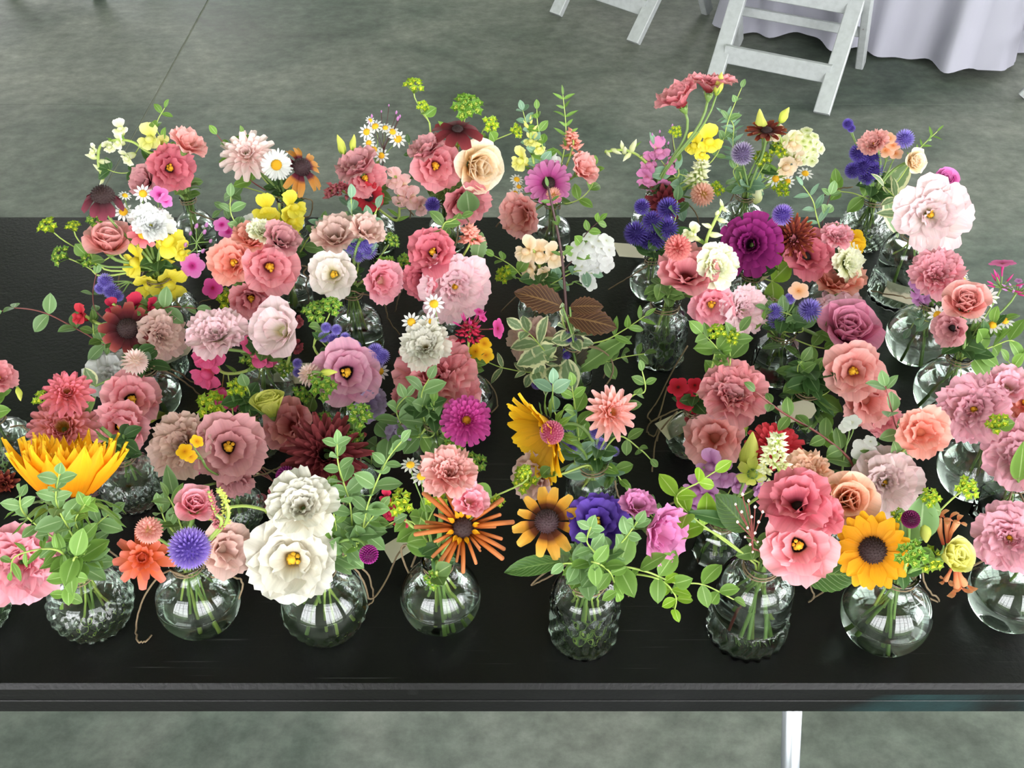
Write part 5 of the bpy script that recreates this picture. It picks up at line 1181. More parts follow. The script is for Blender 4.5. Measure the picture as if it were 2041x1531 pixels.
vase('hot pink sweet pea', 'round', 535, 765, 104, 'round clear glass bud vase', tag_at=(590, 745, .02, .2, 90), tails=[[(540, 715, .06), (575, 745, .03), (600, 790, .003)], [(535, 715, .06), (580, 770, .02), (625, 815, .003)]])
snaps([(420, 700, 80, (-.3, .5)), (415, 740, 76, (-.3, -.2)), (440, 790, 66, (-.1, -.5)), (470, 800, 44, (.5, -.5))], [(490, 740), (440, 740), (430, 690)], 'hotpink', 'hot pink sweet pea', cat='sweet pea', name='sweet_pea', leaves=2)
snaps([(510, 705, 74, (.1, .8)), (535, 712, 44, (.6, .3))], [(520, 740), (512, 712)], 'hotpink', 'second hot pink sweet pea', cat='sweet pea', name='sweet_pea', leaves=1)
carn(432, 668, 112, 'palepink', 'blush frilled carnation', face=(-.2, .7), cat='carnation', name='carnation', cen=False)
lis(556, 658, 104, 'blush', 'white fluted lisianthus with blush rim', face=(-.6, .15), opn=.55, frill=.05, jag=.05, cen=False)
bup([(502, 718, 48, (.1, .4)), (566, 735, 40, (.4, .5))], 'leafy green bupleurum', green=True)
leaf((520, 700), (488, 672), .5, 'eucdark', 'dark rounded leaf', shape='round')
snaps([(586, 640, 40, (.3, .9)), (590, 690, 34, (.6, 0))], [(570, 730), (585, 650)], 'burgundy', 'dark red floret behind', leaves=0)
filler('olive', 12, 46)

vase('yellow-green lisianthus trumpet', 'cut', 508, 862, 104, 'cut glass vase', tails=[[(560, 830, .06), (590, 860, .03), (620, 880, .003)]])
rose(536, 805, 74, 'limeyellow', 'yellow-green half-open trumpet bud', face=(-.5, 1.6), tight=.9, cat='lisianthus', name='lisianthus')
lis(578, 848, 98, 'coral', 'dusty pink sideways lisianthus', face=(-.5, .2), opn=.65, cen=False)
bup([(640, 845, 52, (.5, .3)), (640, 770, 60, (.3, .5)), (600, 790, 40)], 'spreading green bupleurum', green=True, joint=(600, 860))
sprig([(490, 830), (498, 790), (492, 770)], 42, 'euc', 'small grey-green sprig', shape='round', dens=.9, start=.5)
bup([(425, 810, 66, (-.2, .6)), (470, 775, 44)], 'lime bupleurum pair', joint=(465, 830))
filler('eucdark', 10, 46)

vase('mauve lisianthus with black eye', 'round', 688, 812, 92, 'round clear glass bud vase', tag_at=(645, 738, .02, .1, 60))
lis(692, 742, 136, 'mauve', 'mauve lisianthus with black eye', face=(.15, .05), frill=.05, jag=.03)
puffs([(650, 653, 24), (671, 657, 24), (645, 672, 24), (664, 675, 26), (688, 673, 24), (700, 682, 20), (712, 690, 20)], 'ageratum', 'pale violet ageratum puffs')
puffs([(748, 700, 36), (762, 710, 34), (755, 722, 28)], 'ageratum', 'separate violet ageratum cluster')
puffs([(593, 724, 22), (594, 742, 24)], 'ageratum', 'two stray ageratum puffs')
ball(618, 748, 52, 'palemum', 'pale chrysanthemum seen side-on', kind='mum', cat='chrysanthemum', name='chrysanthemum', face=(-.8, .9))
bud(655, 742, 36, 'limeyellow', 'small green bud against the mauve petals', ax=(.9, .0), dy=-.045)
bup([(628, 625, 52, (-.2, .6)), (660, 612, 46, (.2, .8))], 'tall green bupleurum', green=True, joint=(625, 690))
chamo([(757, 740, 34, (.1, .1))], 'single chamomile daisy')
lis(735, 805, 72, 'lavender', 'pale lavender petal bloom', face=(.6, -.4), opn=.8, cen=False)
sprig([(680, 720), (650, 690), (640, 680)], 36, 'eucdark', 'dark sprig', dens=.7, start=.5)
filler('eucdark', 12, 46)

vase('large dark burgundy dahlia', 'hob', 702, 960, 110, 'clear glass vase')
dahlia(650, 905, 176, 'burgundy', 'large dark burgundy dahlia', layers=6, n0=8, dn=3, Wd=.24, point=.6, face=(-.1, .2))
ball(571, 950, 44, 'gomphrena', 'magenta globe amaranth behind the white blooms', kind='gomphrena', cat='globe amaranth', name='globe_amaranth')
bup([(715, 830, 56, (.2, .5)), (705, 870, 40)], 'green bupleurum', green=True)
seedspray([(495, 925, 12), (510, 935, 12), (500, 915, 10), (488, 930, 10), (515, 945, 10)], 'creamlime', 'thin budding stem', joint=(545, 960))
snaps([(525, 1000, 34, (-.5, .2)), (545, 985, 30, (0, .2))], [(600, 1010), (540, 995)], 'rosecoral', 'small crimson-pink floret', leaves=0)
filler('eucdark', 12, 50)

vase('large coral frilled lisianthus above the magenta zinnia', 'round', 928, 795, 112, 'round clear glass bud vase', tails=[[(940, 740, .06), (980, 770, .03), (992, 805, .004), (980, 822, .003)]])
carn(868, 748, 156, 'coral', 'large coral frilled lisianthus', face=(-.1, .5), cen=False)
carn(848, 690, 96, 'white', 'ivory frilled carnation', face=(-.2, .4), cat='carnation', name='carnation', cen=False)
lis(815, 795, 64, 'coral', 'loose coral petals below', face=(-.6, -.5), opn=.7, cen=False)
lis(915, 775, 84, 'coral', 'coral lisianthus hanging right', face=(.6, -.3), opn=.7, cen=False)
chamo([(865, 606, 38, (0, .2)), (820, 642, 36, (-.1, .1)), (856, 644, 38, (0, .1)), (826, 667, 36, (-.1, 0)), (880, 682, 36, (.2, .1))], 'five chamomile daisies')
phlox([(992, 655, 44, (1.6, .1)), (955, 622, 22, (.3, 1)), (962, 634, 20, (.7, .8))], 'phloxmagenta', 'magenta phlox on long tubes', buds=8, joint=(935, 660), smat=STEMR)
plume([(935, 672), (940, 645)], 56, 'crimson', 'dark crimson bud cluster', n=60, cat='phlox', name='phlox', gs=.35)
phlox([(948, 700, 34, (-.5, .2)), (965, 685, 32, (.3, .6)), (968, 708, 36, (.2, -.2))], 'alstro', 'golden yellow alstroemeria', cat='alstroemeria', name='alstroemeria')
filler('olive', 14, 46)

vase('magenta zinnia', 'bottle', 868, 900, 92, 'clear glass bottle vase')
dahlia(930, 838, 100, 'magenta', 'bright magenta zinnia', layers=6, n0=8, dn=3, Wd=.24, point=.12, cup=.2, face=(.1, .2), cat='zinnia', name='zinnia', cen=POLLEN, L0=.5)
sprig([(850, 850), (840, 790), (855, 755)], 48, 'euc', 'grey-green sprig over the coral petals', dens=.55, start=.25)
sprig([(820, 870), (790, 820), (810, 790)], 46, 'euc', 'left grey-green sprig', dens=.55, start=.2)
sprig([(830, 880), (860, 830), (865, 800)], 42, 'fresh', 'fresh green sprig', dens=.6, start=.2)
sprig([(860, 870), (780, 870), (745, 895), (740, 930)], 44, 'euc', 'hanging grey-green sprig', shape='round', dens=.55, start=.3)
phlox(cluster_pts(795, 860, 66, 10, 26), 'lavender', 'faded blue hydrangea bits', cat='hydrangea', name='hydrangea')
bup([(905, 888, 56, (0, .4)), (945, 925, 50, (.3, .2)), (918, 925, 40)], 'dense green bupleurum', green=True)
filler('eucdark', 12, 46)

vase('bronze and variegated leaves', 'bottle', 1140, 742, 80, 'clear glass bottle vase')
sprig([(1135, 700), (1128, 610), (1118, 500), (1092, 372)], 30, 'olive', 'tall dark red twig with green buds', shape='long', dens=1.5, start=.62, smat=STEMD, rad=.0024, name='leafy_twig')
leaf((1122, 612), (1022, 582), .5, 'bronze', 'bronze serrated leaf pointing left', shape='serr')
leaf((1132, 632), (1232, 655), .5, 'bronze', 'bronze serrated leaf pointing right', shape='serr')
leaf((1136, 612), (1205, 612), .5, 'bronze', 'small bronze leaf', shape='serr')
leaf((1150, 740), (1262, 668), .5, 'olive', 'long pale green serrated leaf', shape='serrlong')
leaf((1148, 735), (1150, 660), .5, 'darkplum', 'dark plum leaf', shape='serr')
leaf((1090, 740), (1118, 682), .5, 'darkplum', 'near-black serrated leaf', shape='serr')
leaf((1110, 690), (1030, 728), .5, 'varieg', 'broad variegated leaf', shape='serr')
sprig([(1110, 720), (1060, 670), (1040, 655)], 54, 'varieg', 'white-edged ivy sprig', dens=.5, start=.2, shape='oval', name='variegated_sprig')
sprig([(1080, 740), (1010, 735), (972, 722)], 44, 'varieg', 'trailing white-edged sprig', dens=.8, start=.4, shape='long', name='variegated_sprig')
sprig([(1120, 730), (1080, 720), (1062, 745)], 48, 'varieg', 'low white-edged sprig', dens=.5, start=.2, shape='oval', name='variegated_sprig')
sprig([(1150, 690), (1125, 650), (1122, 630)], 40, 'varieg', 'upright white-edged sprig', dens=.6, start=.3, shape='oval', name='variegated_sprig')
carn(1062, 678, 88, 'dustypale', 'muted pink carnation behind the variegated leaves', face=(-.2, .5), dy=.035, cat='carnation', name='carnation', cen=False)
puffs([(1132, 672, 30), (1148, 685, 30), (1128, 705, 26)], 'ageratumdeep', 'dark violet ageratum')
sprig([(1200, 680), (1240, 660), (1285, 630)], 40, 'fresh', 'pointed green sprig reaching right', shape='long', dens=.55, start=.55)
sprig([(1200, 720), (1240, 712), (1285, 705)], 36, 'olive', 'low trailing sprig', dens=.8, start=.5)
puffs([(1070, 765, 26), (1090, 770, 26)], 'scabious', 'shaded violet florets')
filler('varieg', 14, 46)

vase('peach dahlia and side-facing sunflower', 'jar', 1178, 985, 98, 'clear glass jar', tails=[[(1225, 960, .08), (1235, 1000, .03), (1232, 1040, .003)]])
daisy(1098, 858, 216, 'sunyellow', 'yellow sunflower facing left', n=16, Wd=.34, point=.6, e=(42, 18), cen=(CENB, .3, .1), layers=2, face=(-2.2, -1.1), cat='sunflower', name='sunflower', sepals=12)
ball(1100, 862, 50, 'gompink', 'rose pink globe amaranth', kind='gomphrena', cat='globe amaranth', name='globe_amaranth', face=(-.3, .3), dy=-.03)
dahlia(1220, 822, 112, 'peachdahlia', 'peach pink dahlia', layers=6, n0=6, dn=2, Wd=.32, face=(.45, .1))
lis(1066, 952, 92, 'dustypale', 'muted peach lisianthus turned left', face=(-.6, 0), opn=.75, cen=False)
bup([(1048, 955, 54, (-.4, .2))], 'lime bupleurum in front of the muted petals', dy=-.04)
puffs([(1130, 870, 36), (1140, 890, 30), (1188, 862, 32), (1196, 885, 30), (1225, 900, 22)], 'ageratum', 'soft violet ageratum')
sprig([(1150, 930), (1135, 870), (1105, 820), (1102, 765)], 50, 'sage', 'tall sage sprig', dens=.6, start=.2)
sprig([(1160, 920), (1150, 840), (1140, 770)], 46, 'fresh', 'tall fresh green sprig', dens=.65, start=.25)
sprig([(1180, 960), (1190, 935), (1200, 920)], 56, 'sage', 'broad sage leaves at the rim', shape='oval', dens=.4, start=.1)
sprig([(1190, 940), (1215, 930), (1240, 960)], 46, 'fresh', 'short green sprig', dens=.5)
sprig([(1250, 800), (1285, 780), (1280, 740)], 36, 'olive', 'shaded olive sprig', dens=.8, start=.6)
sprig([(1230, 870), (1275, 895), (1296, 915)], 34, 'olive', 'low shaded sprig', dens=.8, start=.6)
filler('eucdark', 14, 48)

vase('scarlet phlox', 'hob', 1378, 862, 100, 'cut glass vase', tag_at=(1352, 845, .03, .5, 80), tails=[[(1350, 820, .06), (1310, 870, .02), (1300, 940, .003)], [(1352, 815, .06), (1300, 840, .03), (1290, 860, .003), (1306, 868, .003), (1318, 830, .02), (1310, 880, .003)]])
phlox([(1352, 772, 46), (1368, 798, 46, (-.1, .2)), (1398, 812, 56, (0, 0)), (1385, 768, 36), (1418, 800, 36), (1380, 838, 32, (-.2, -.4))], 'redphlox', 'scarlet phlox florets')
carn(1462, 785, 130, 'coral', 'large pink carnation', face=(.2, .5), cat='carnation', name='carnation', cen=False)
lis(1424, 870, 126, 'salmon', 'salmon ruffled lisianthus', face=(-.1, .15), frill=.06, opn=.9, cen=False)
lis(1440, 795, 72, 'dusty', 'dusty pink lisianthus', face=(.0, -.3), opn=.6, cen=False)
sprig([(1440, 760), (1432, 700), (1400, 665)], 56, 'fresh', 'tall green sprig with pointed leaves', shape='oval', dens=.55, start=.4)
sprig([(1450, 740), (1455, 690), (1475, 660)], 52, 'olive', 'second pointed green sprig', shape='oval', dens=.55, start=.5)
bup([(1430, 662, 40), (1458, 672, 34)], 'bright lime bupleurum')
bud(1480, 840, 46, 'limeyellow', 'yellow-green bud', ax=(-.3, .9))
sprig([(1470, 800), (1500, 790), (1482, 770)], 36, 'olive', 'small dark sprig', dens=.7, start=.4)
filler('eucdark', 14, 48)

vase('salmon lisianthus over dark leaves', 'octagon', 1600, 822, 104, 'faceted glass vase', tag_at=(1590, 820, .05, .1, 70))
lis(1700, 740, 124, 'salmon', 'salmon pink lisianthus with orange heart', face=(.05, .0), frill=.05)
lis(1730, 802, 96, 'salmon', 'lower salmon lisianthus', face=(.3, -.3), opn=.7, frill=.06, cen=False)
lis(1760, 838, 66, 'coral', 'small coral lisianthus', face=(.3, -.2), opn=.7, cen=False)
sprig([(1610, 800), (1590, 740), (1598, 720)], 52, 'olive', 'glossy dark sprig', dens=.55, start=.2)
sprig([(1620, 800), (1630, 760), (1612, 740)], 46, 'fresh', 'fresh green sprig', dens=.55, start=.2)
sprig([(1600, 820), (1580, 830), (1578, 790)], 52, 'eucdark', 'deep green sprig', shape='long', dens=.5, start=.1)
sprig([(1630, 830), (1650, 845), (1640, 880)], 50, 'fresh', 'hanging green sprig', dens=.5, start=.1)
sprig([(1630, 790), (1660, 770), (1670, 720)], 50, 'eucdark', 'dark sprig beside the salmon flower', dens=.6, start=.2)
filler('eucdark', 22, 56)

vase('cream astilbe with lime lily bud', 'octagon', 1432, 1078, 98, 'eight-sided faceted glass vase', tag_at=(1460, 1040, .04, .3, 70))
plume([(1548, 960), (1542, 915), (1552, 868)], 78, 'creamlime', 'cream astilbe plume', n=120, gs=.28, dy=-.03)
bud(1494, 902, 82, 'limeyellow', 'pointed lime lily bud', ax=(.15, .95), fat=1.1)
daisy(1500, 945, 76, 'limeyellow', 'striped green and cream open flower', n=6, Wd=.6, point=.3, e=(-20, -50), cen=(CENG, .16, .1), face=(.1, -.3), cat='clematis', name='clematis')
dahlia(1545, 885, 116, 'redzinnia', 'red zinnia half hidden', dy=.03, layers=5, n0=8, dn=2, Wd=.3, point=.3, cup=.2, face=(.2, .8), cat='zinnia', name='zinnia')
snaps([(1418, 928, 66, (-.4, .5)), (1440, 945, 60, (.3, .2)), (1390, 975, 66, (-.6, .1)), (1415, 985, 54, (-.1, -.2)), (1385, 1010, 44, (-.7, -.2)), (1470, 965, 44, (.6, .3)), (1512, 975, 36, (.6, 0))], [(1450, 1010), (1420, 970), (1405, 930)], 'lilac', 'lilac sweet pea', cat='sweet pea', name='sweet_pea', leaves=2)
leaf((1475, 1045), (1418, 1012), .5, 'big', 'flat dark leaf', shape='long')
filler('olive', 12, 50)

vase('peach and blush pair with white phlox', 'cut', 1660, 1040, 110, 'cut glass vase')
carn(1608, 948, 98, 'peach', 'peach ruffled carnation', face=(-.1, .5), dy=-.05, cat='carnation', name='carnation', cen=False)
rose(1692, 995, 116, 'peach', 'soft orange peach rose', face=(.1, .1), dy=-.075)
carn(1764, 962, 126, 'blush', 'blush pink lisianthus with pale heart', face=(.1, .1), frill=.06, jag=.05)
phlox([(1722, 898, 54, (0, .1)), (1735, 880, 30, (.4, .6))], 'phloxwhite', 'white phlox florets')
phlox([(1698, 842, 40, (-.2, .9)), (1685, 850, 30, (-.6, .4))], 'phloxwhite', 'white phlox turned sideways')
lis(1838, 862, 104, 'peachcoral', 'coral lisianthus at the right', face=(.2, .0), frill=.07, opn=.85, cen=False)
plume([(1815, 885), (1805, 860)], 44, 'peachcoral', 'coral celosia comb', n=50, cat='celosia', name='celosia')
sprig([(1790, 900), (1782, 840), (1765, 770)], 52, 'euc', 'upright grey-green sprig', dens=.7, start=.35, smat=STEMR)
sprig([(1700, 930), (1640, 870), (1560, 822), (1505, 780)], 44, 'olive', 'long red-stemmed sprig leaning left', dens=.85, start=.25, smat=STEMR, rad=.0016)
filler('eucdark', 12, 50)

vase('dusty rose lisianthus beside an orange lily', 'cut', 470, 1008, 108, 'cut glass vase', tails=[[(520, 930, .07), (570, 945, .04), (620, 925, .02)], [(505, 950, .07), (540, 940, .06), (570, 925, .05)]])
lis(456, 892, 146, 'dusty', 'dusty rose lisianthus with dark throat', face=(.05, -.05), frill=.05)
carn(362, 885, 122, 'dustypale', 'pale blush frilled carnation', face=(-.5, .2), cat='carnation', name='carnation', cen=False)
lis(470, 960, 78, 'dusty', 'drooping dusty rose petals', face=(.2, -1.2), opn=.9, cen=False)
phlox([(368, 900, 36, (-.3, .4)), (392, 880, 30, (.5, .6)), (380, 910, 28, (.2, -.3))], 'alstro', 'small orange lily', cat='lily', name='small_lily', dy=-.04)
phlox([(402, 898, 22), (390, 940, 24)], 'phloxmagenta', 'tiny magenta florets')
leaf((345, 985), (332, 925), .5, 'euc', 'single pale green leaf', shape='long', dy=-.05)
filler('eucdark', 12, 46)

vase('large orchid pink lisianthus beside the stems', 'round', 1945, 930, 146, 'large round clear glass bud vase', tails=[[(1985, 870, .07), (1900, 795, .05), (1850, 810, .03)]])
carn(1940, 815, 132, 'orchidpink', 'large orchid pink frilled lisianthus', face=(-.1, .1))
lis(2010, 770, 84, 'orchidpink', 'shaded orchid pink lisianthus behind', face=(.3, .6), opn=.8, cen=False)
lis(2042, 800, 80, 'peachcoral', 'coral lisianthus', face=(-.2, .2), opn=.8)
bup([(1990, 845, 44, (-.3, .4))], 'bright green bupleurum', dy=-.04)
sprig([(2010, 830), (2030, 760), (2010, 720)], 46, 'fresh', 'dark glossy sprig', dens=.8, start=.4)
filler('eucdark', 8, 44)

vase('frilled orchid lisianthus in the square vase', 'square', 2000, 1012, 84, 'square textured glass vase', spin=.5)
carn(2036, 905, 142, 'orchidpink', 'frilled orchid pink lisianthus', face=(0, .1))
leaf((2030, 960), (2040, 880), .5, 'fresh', 'thin green leaf', shape='long', dy=-.03)
filler('euc', 8, 40)

# ================================================================ FRONT ROW
vase('crimson bloom beyond the sunflower', 'hob', -62, 1195, 150, 'cut glass vase')
lis(-70, 1060, 90, 'rosecoral', 'crimson pink lisianthus', face=(-.2, .4))
filler('eucdark', 8, 46)

vase('golden sunflower', 'cut', 178, 1192, 162, 'diamond cut squat glass vase', tails=[[(200, 1080, .09), (222, 1100, .07), (240, 1112, .05)]])
daisy(135, 988, 340, 'gold', 'golden sunflower seen side-on with upright petals', n=19, Wd=.28, point=1., jit=.1, sj=.14, e=(44, 70), cen=(CENB, .3, .1), layers=4, face=(0, 9), cat='sunflower', name='sunflower', sepals=16, cup=.2, rad=.003)
carn(42, 1122, 154, 'pink', 'bright pink frilled lisianthus', face=(-.1, -.1), cen=False)
sprig([(170, 1110), (140, 1060), (112, 1000), (118, 945)], 50, 'euc', 'upright grey-green eucalyptus sprig', dens=.5, start=.1, dy=-.03)
sprig([(160, 1110), (90, 1060), (45, 1020), (40, 985)], 46, 'euc', 'left-leaning eucalyptus sprig', dens=.5, start=.15, dy=-.03)
sprig([(180, 1100), (190, 1050), (225, 1020)], 48, 'euc', 'right-leaning eucalyptus sprig', dens=.45, start=.1)
sprig([(170, 1090), (150, 1040), (170, 1005)], 44, 'fresh', 'fresh green sprig under the sunflower', dens=.5, start=.2, dy=-.025)
sprig([(150, 1110), (140, 1150), (130, 1195)], 50, 'fresh', 'sprig hanging over the vase', dens=.55, start=.25, dy=-.05)
sprig([(120, 1100), (80, 1095), (30, 1110), (22, 1140)], 44, 'fresh', 'trailing sprig across the pink bloom', shape='long', dens=.8, start=.4, dy=-.05)
filler('euc', 14, 46)

vase('violet scabious', 'round', 395, 1192, 166, 'round clear glass bud vase', tails=[[(375, 1150, .09), (330, 1140, .09), (290, 1185, .05), (272, 1240, .004), (274, 1276, .002), (290, 1278, .002), (302, 1266, .002)], [(420, 1150, .09), (470, 1150, .08), (484, 1165, .06), (476, 1195, .04)]])
ball(378, 1093, 90, 'scabious', 'round violet scabious', face=(0, .1), dy=-.045)
dahlia(285, 1112, 118, 'coralquill', 'coral quill-centred zinnia', layers=4, n0=9, dn=0, Wd=.36, point=.35, cup=.3, face=(-.2, .0), cat='zinnia', name='zinnia', cen=plain('center_orange', 'b8441c', .7), L0=.35, eout=-12)
ball(297, 1057, 58, 'salmonmum', 'salmon button chrysanthemum', kind='mum', cat='chrysanthemum', name='chrysanthemum', face=(-.1, .2), aspect=1.1)
lis(448, 1095, 108, 'dustypale', 'pale peach lisianthus', face=(.45, -.1), opn=.75, cen=False)
rose(388, 1005, 86, 'pink', 'rose pink cup lisianthus', face=(.1, .7), cat='lisianthus', name='lisianthus')
bud(412, 1028, 44, 'limeyellow', 'lime bud', ax=(.7, -.3))
plume([(438, 1050), (428, 1020), (416, 980)], 24, 'veronica', 'dusty pink veronica spike', dy=-.05, n=120, cat='veronica', name='veronica', gs=.5)
plume([(448, 1045), (450, 1000), (435, 975)], 22, 'limeyellow', 'drooping green amaranth tassel', dy=-.05, n=80, cat='amaranth', name='amaranth', gs=.5)
sprig([(370, 1080), (350, 1020), (335, 990)], 52, 'olive', 'deep green sprig', shape='long', dens=.45, start=.2)
sprig([(360, 1080), (330, 1040), (320, 1010)], 46, 'euc', 'grey-green sprig', dens=.5, start=.3)
filler('eucdark', 10, 44)

vase('pair of large white lisianthus', 'hob', 645, 1195, 172, 'round clear glass bud vase with ribbed foot', tails=[[(680, 1100, .1), (720, 1150, .06), (738, 1195, .03), (768, 1160, .03), (790, 1110, .04), (810, 1085, .04)], [(680, 1100, .1), (730, 1140, .06), (745, 1190, .02), (735, 1205, .01), (716, 1215, .01)]])
lis(582, 1115, 184, 'white', 'large open white lisianthus with cream heart', face=(-.1, -.1), frill=.06, counts=(4, 5, 6))
carn(602, 1008, 132, 'white', 'double white lisianthus above', face=(-.15, .3), frill=.06, jag=.04, cen=False)
sprig([(690, 1090), (700, 1020), (675, 930), (672, 885)], 46, 'euc', 'tall grey-green sprig', dens=.5, start=.15)
sprig([(710, 1090), (735, 1000), (770, 920), (800, 880)], 46, 'euc', 'right-leaning grey-green sprig', dens=.5, start=.15)
sprig([(690, 1090), (745, 1060), (785, 1040)], 46, 'euc', 'low grey-green sprig', dens=.5, start=.15)
sprig([(670, 1080), (665, 1020), (660, 975)], 42, 'fresh', 'short fresh green sprig', dens=.5, start=.3)
sprig([(700, 1100), (720, 1060), (760, 1010)], 42, 'olive', 'olive sprig', dens=.5, start=.2)
ball(735, 1105, 40, 'gomphrena', 'magenta globe amaranth nodding over the rim', kind='gomphrena', cat='globe amaranth', name='globe_amaranth', face=(.3, -1.))
plume([(560, 1035), (500, 1010), (448, 1012)], 12, 'limeyellow', 'thick arching green stem', n=16, cat='foliage', name='green_stem', gs=.4)
filler('eucdark', 12, 48)

vase('bronze quilled zinnia', 'round', 878, 1188, 160, 'round clear glass bud vase', tag_at=(806, 1085, .03, .5, 80))
quill(922, 1052, 212, 'bronze', 'bronze zinnia with rolled spoke petals', face=(.05, .05))
carn(893, 942, 104, 'salmon', 'rose-salmon carnation behind', face=(.1, .6), cat='carnation', name='carnation', cen=False)
lis(935, 1000, 70, 'pink', 'pink lisianthus hidden behind the zinnia', face=(.3, .5), opn=.7, cen=False)
bup([(800, 1002, 54, (-.2, .2)), (874, 988, 56, (0, .3))], 'bright lime bupleurum')
bup([(868, 1155, 42, (-.1, -.1))], 'small green bupleurum in front of the neck', dy=-.045, green=True)
bup([(1048, 940, 30), (990, 1000, 30), (925, 975, 44)], 'arching lime bupleurum', joint=(950, 1010))
chamo([(818, 927, 36, (0, .8)), (840, 950, 40, (0, .8))], 'two chamomile daisies')
puffs([(868, 958, 30), (890, 955, 26)], 'ageratum', 'violet ageratum bit')
snaps([(780, 1020, 40, (-.4, .3)), (800, 1040, 36, (-.3, -.1)), (770, 990, 30)], [(850, 1080), (790, 1020)], 'crimson', 'crimson snapdragon in shadow', leaves=0)
sprig([(850, 1080), (820, 1040), (780, 1045)], 46, 'fresh', 'low green sprig', dens=.6, start=.2)
filler('eucdark', 12, 46)

vase('amber coneflower', 'jar', 1165, 1222, 134, 'diamond pattern glass jar', tails=[[(1140, 1125, .08), (1090, 1140, .05), (1060, 1165, .02), (1075, 1160, .02), (1110, 1140, .05)], [(1235, 1140, .08), (1258, 1160, .05), (1252, 1190, .03)]])
daisy(1090, 1040, 142, 'amber', 'amber coneflower with dark dome', n=12, Wd=.32, point=.4, e=(2, -12), cen=(CENK, .32, .34), face=(-.1, .25), jit=.14, sj=.18)
lis(1190, 1040, 120, 'purple', 'deep purple lisianthus', face=(.1, .4), opn=.9, frill=.06)
lis(1315, 1062, 100, 'lilacpink', 'lilac pink lisianthus cup tipping right', face=(.9, -.3), opn=.5, cen=False)
lis(1270, 1010, 66, 'lilacpink', 'lilac pink lisianthus petals', face=(.3, .8), opn=.6, cen=False)
plume([(1240, 1015), (1235, 1000)], 34, 'creamlime', 'cream seed tuft', n=40, cat='seed head', name='dried_seed_cluster', gs=.3)
leaf((1120, 1120), (1002, 1142), .5, 'big', 'long dark oval leaf', shape='long', dy=-.02)
sprig([(1230, 1130), (1290, 1140), (1345, 1162), (1400, 1165), (1462, 1195)], 50, 'fresh', 'trailing green sprig reaching right', dens=.75, start=.35, dy=-.03)
sprig([(1300, 1150), (1345, 1185), (1345, 1215)], 36, 'lime', 'hanging lime sprig tip', dens=.8, start=.65, dy=-.03)
sprig([(1190, 1110), (1170, 1080), (1178, 1050)], 52, 'euc', 'grey-green sprig in front of the purple flower', dens=.5, start=.1, dy=-.03)
sprig([(1200, 1110), (1240, 1080), (1270, 1040)], 52, 'euc', 'right-leaning grey-green sprig', dens=.5, start=.15, dy=-.02)
sprig([(1180, 1120), (1215, 1140), (1230, 1180)], 46, 'fresh', 'drooping fresh sprig at the rim', dens=.5, start=.1, dy=-.04)
sprig([(1150, 1125), (1120, 1125), (1125, 1140)], 50, 'euc', 'short leafy stub', dens=.5, dy=-.03)
filler('euc', 18, 54)

vase('pink lisianthus with black throat', 'ribjar', 1498, 1205, 158, 'large ribbed glass jar', spin=.2, tails=[[(1540, 1085, .1), (1590, 1130, .07), (1622, 1185, .02), (1612, 1200, .004)]])
lis(1592, 1088, 152, 'pinkdark', 'pink lisianthus with black throat', face=(.1, -.1), frill=.06)
lis(1588, 1000, 132, 'rosecoral', 'dark rose lisianthus behind', face=(-.1, .5), frill=.06, opn=.85, cen=False)
lis(1635, 1025, 84, 'rosecoral', 'dark rose lisianthus at the right', face=(.5, .3), opn=.7, cen=False, frill=.06)
seedspray([(1480, 985, 13), (1492, 998, 12), (1505, 1010, 13), (1478, 1020, 12), (1498, 1030, 12), (1512, 1040, 13), (1470, 1040, 12), (1490, 1052, 12), (1505, 1062, 12), (1485, 1070, 10), (1495, 1085, 12), (1510, 1080, 10), (1520, 1020, 12), (1466, 1005, 10), (1500, 1100, 10)], 'palemum', 'wiry spray of cream seed buds', joint=(1500, 1075), dy=-.03)
leaf((1595, 1140), (1712, 1150), .5, 'big', 'broad dark green leaf', shape='broad', dy=-.01)
leaf((1492, 1058), (1425, 985), .5, 'big', 'oval mid-green leaf', shape='oval')
leaf((1480, 1050), (1362, 1020), .5, 'eucdark', 'narrow dark leaf pointing left', shape='lance')
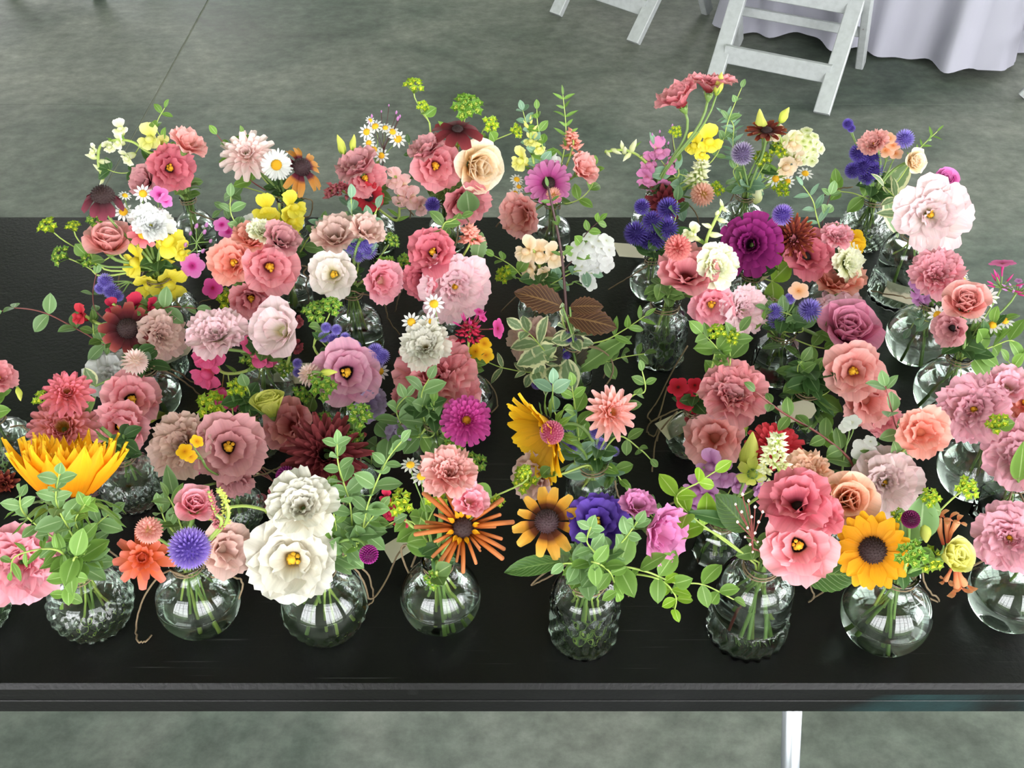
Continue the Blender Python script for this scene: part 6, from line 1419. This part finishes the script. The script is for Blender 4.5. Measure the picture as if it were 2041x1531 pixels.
sprig([(1460, 1090), (1350, 1000), (1395, 960), (1425, 940)], 56, 'lime', 'bright lime sprig', dens=.7, start=.45)
sprig([(1420, 1060), (1310, 1035), (1290, 1010)], 40, 'euc', 'thin grey-green side sprig', dens=.7, start=.6)
filler('olive', 12, 44)

vase('yellow black-eyed coneflower', 'round', 1766, 1220, 176, 'round clear glass bud vase', tails=[[(1838, 1140, .08), (1850, 1175, .06), (1872, 1198, .03), (1845, 1190, .04)], [(1660, 1165, .04), (1640, 1180, .02), (1620, 1192, .003)]])
daisy(1740, 1097, 156, 'marigold', 'yellow coneflower with black eye', n=13, Wd=.42, point=.7, e=(2, -10), cen=(CENB, .33, .26), layers=2, face=(-.15, .0))
bud(1846, 1056, 50, 'limeyellow', 'plump yellow-green bud', ax=(0, -.8), fat=1.6)
rose(1904, 1108, 78, 'paleyellow', 'pale yellow closed lisianthus', face=(.7, .1), cat='lisianthus', name='lisianthus', tight=.9)
trumpets([(1880, 1085, 1858, 1030), (1888, 1082, 1880, 1028), (1890, 1080, 1896, 1024), (1898, 1130, 1880, 1170), (1908, 1130, 1918, 1185), (1904, 1130, 1908, 1195)], 'honeysuckle', 'orange trumpet florets round the pale bud')
bup([(1855, 1115, 52, (.4, -.1)), (1790, 1030, 36)], 'lime bupleurum')
bup([(1855, 992, 40, (.1, .4)), (1926, 975, 48, (.4, .2))], 'tall lime bupleurum', joint=(1835, 1060), leaves=3)
bup([(1815, 1105, 60, (.1, .2))], 'green leafy bupleurum knot', green=True, dy=-.03)
ball(1815, 1035, 38, 'gomdark', 'dark plum globe amaranth', kind='gomphrena', cat='globe amaranth', name='globe_amaranth')
leaf((1800, 1100), (1795, 1010), .5, 'olive', 'upright green leaf', shape='oval')
leaf((1832, 1080), (1842, 985), .5, 'euc', 'upright grey-green leaf', shape='oval')
filler('eucdark', 12, 46)

vase('pale orchid frilled lisianthus', 'round', 2016, 1180, 164, 'round clear glass bud vase')
carn(2012, 1072, 134, 'orchidpink', 'pale orchid frilled lisianthus with orange heart', face=(.0, .1))
filler('euc', 4, 36)
label_all()
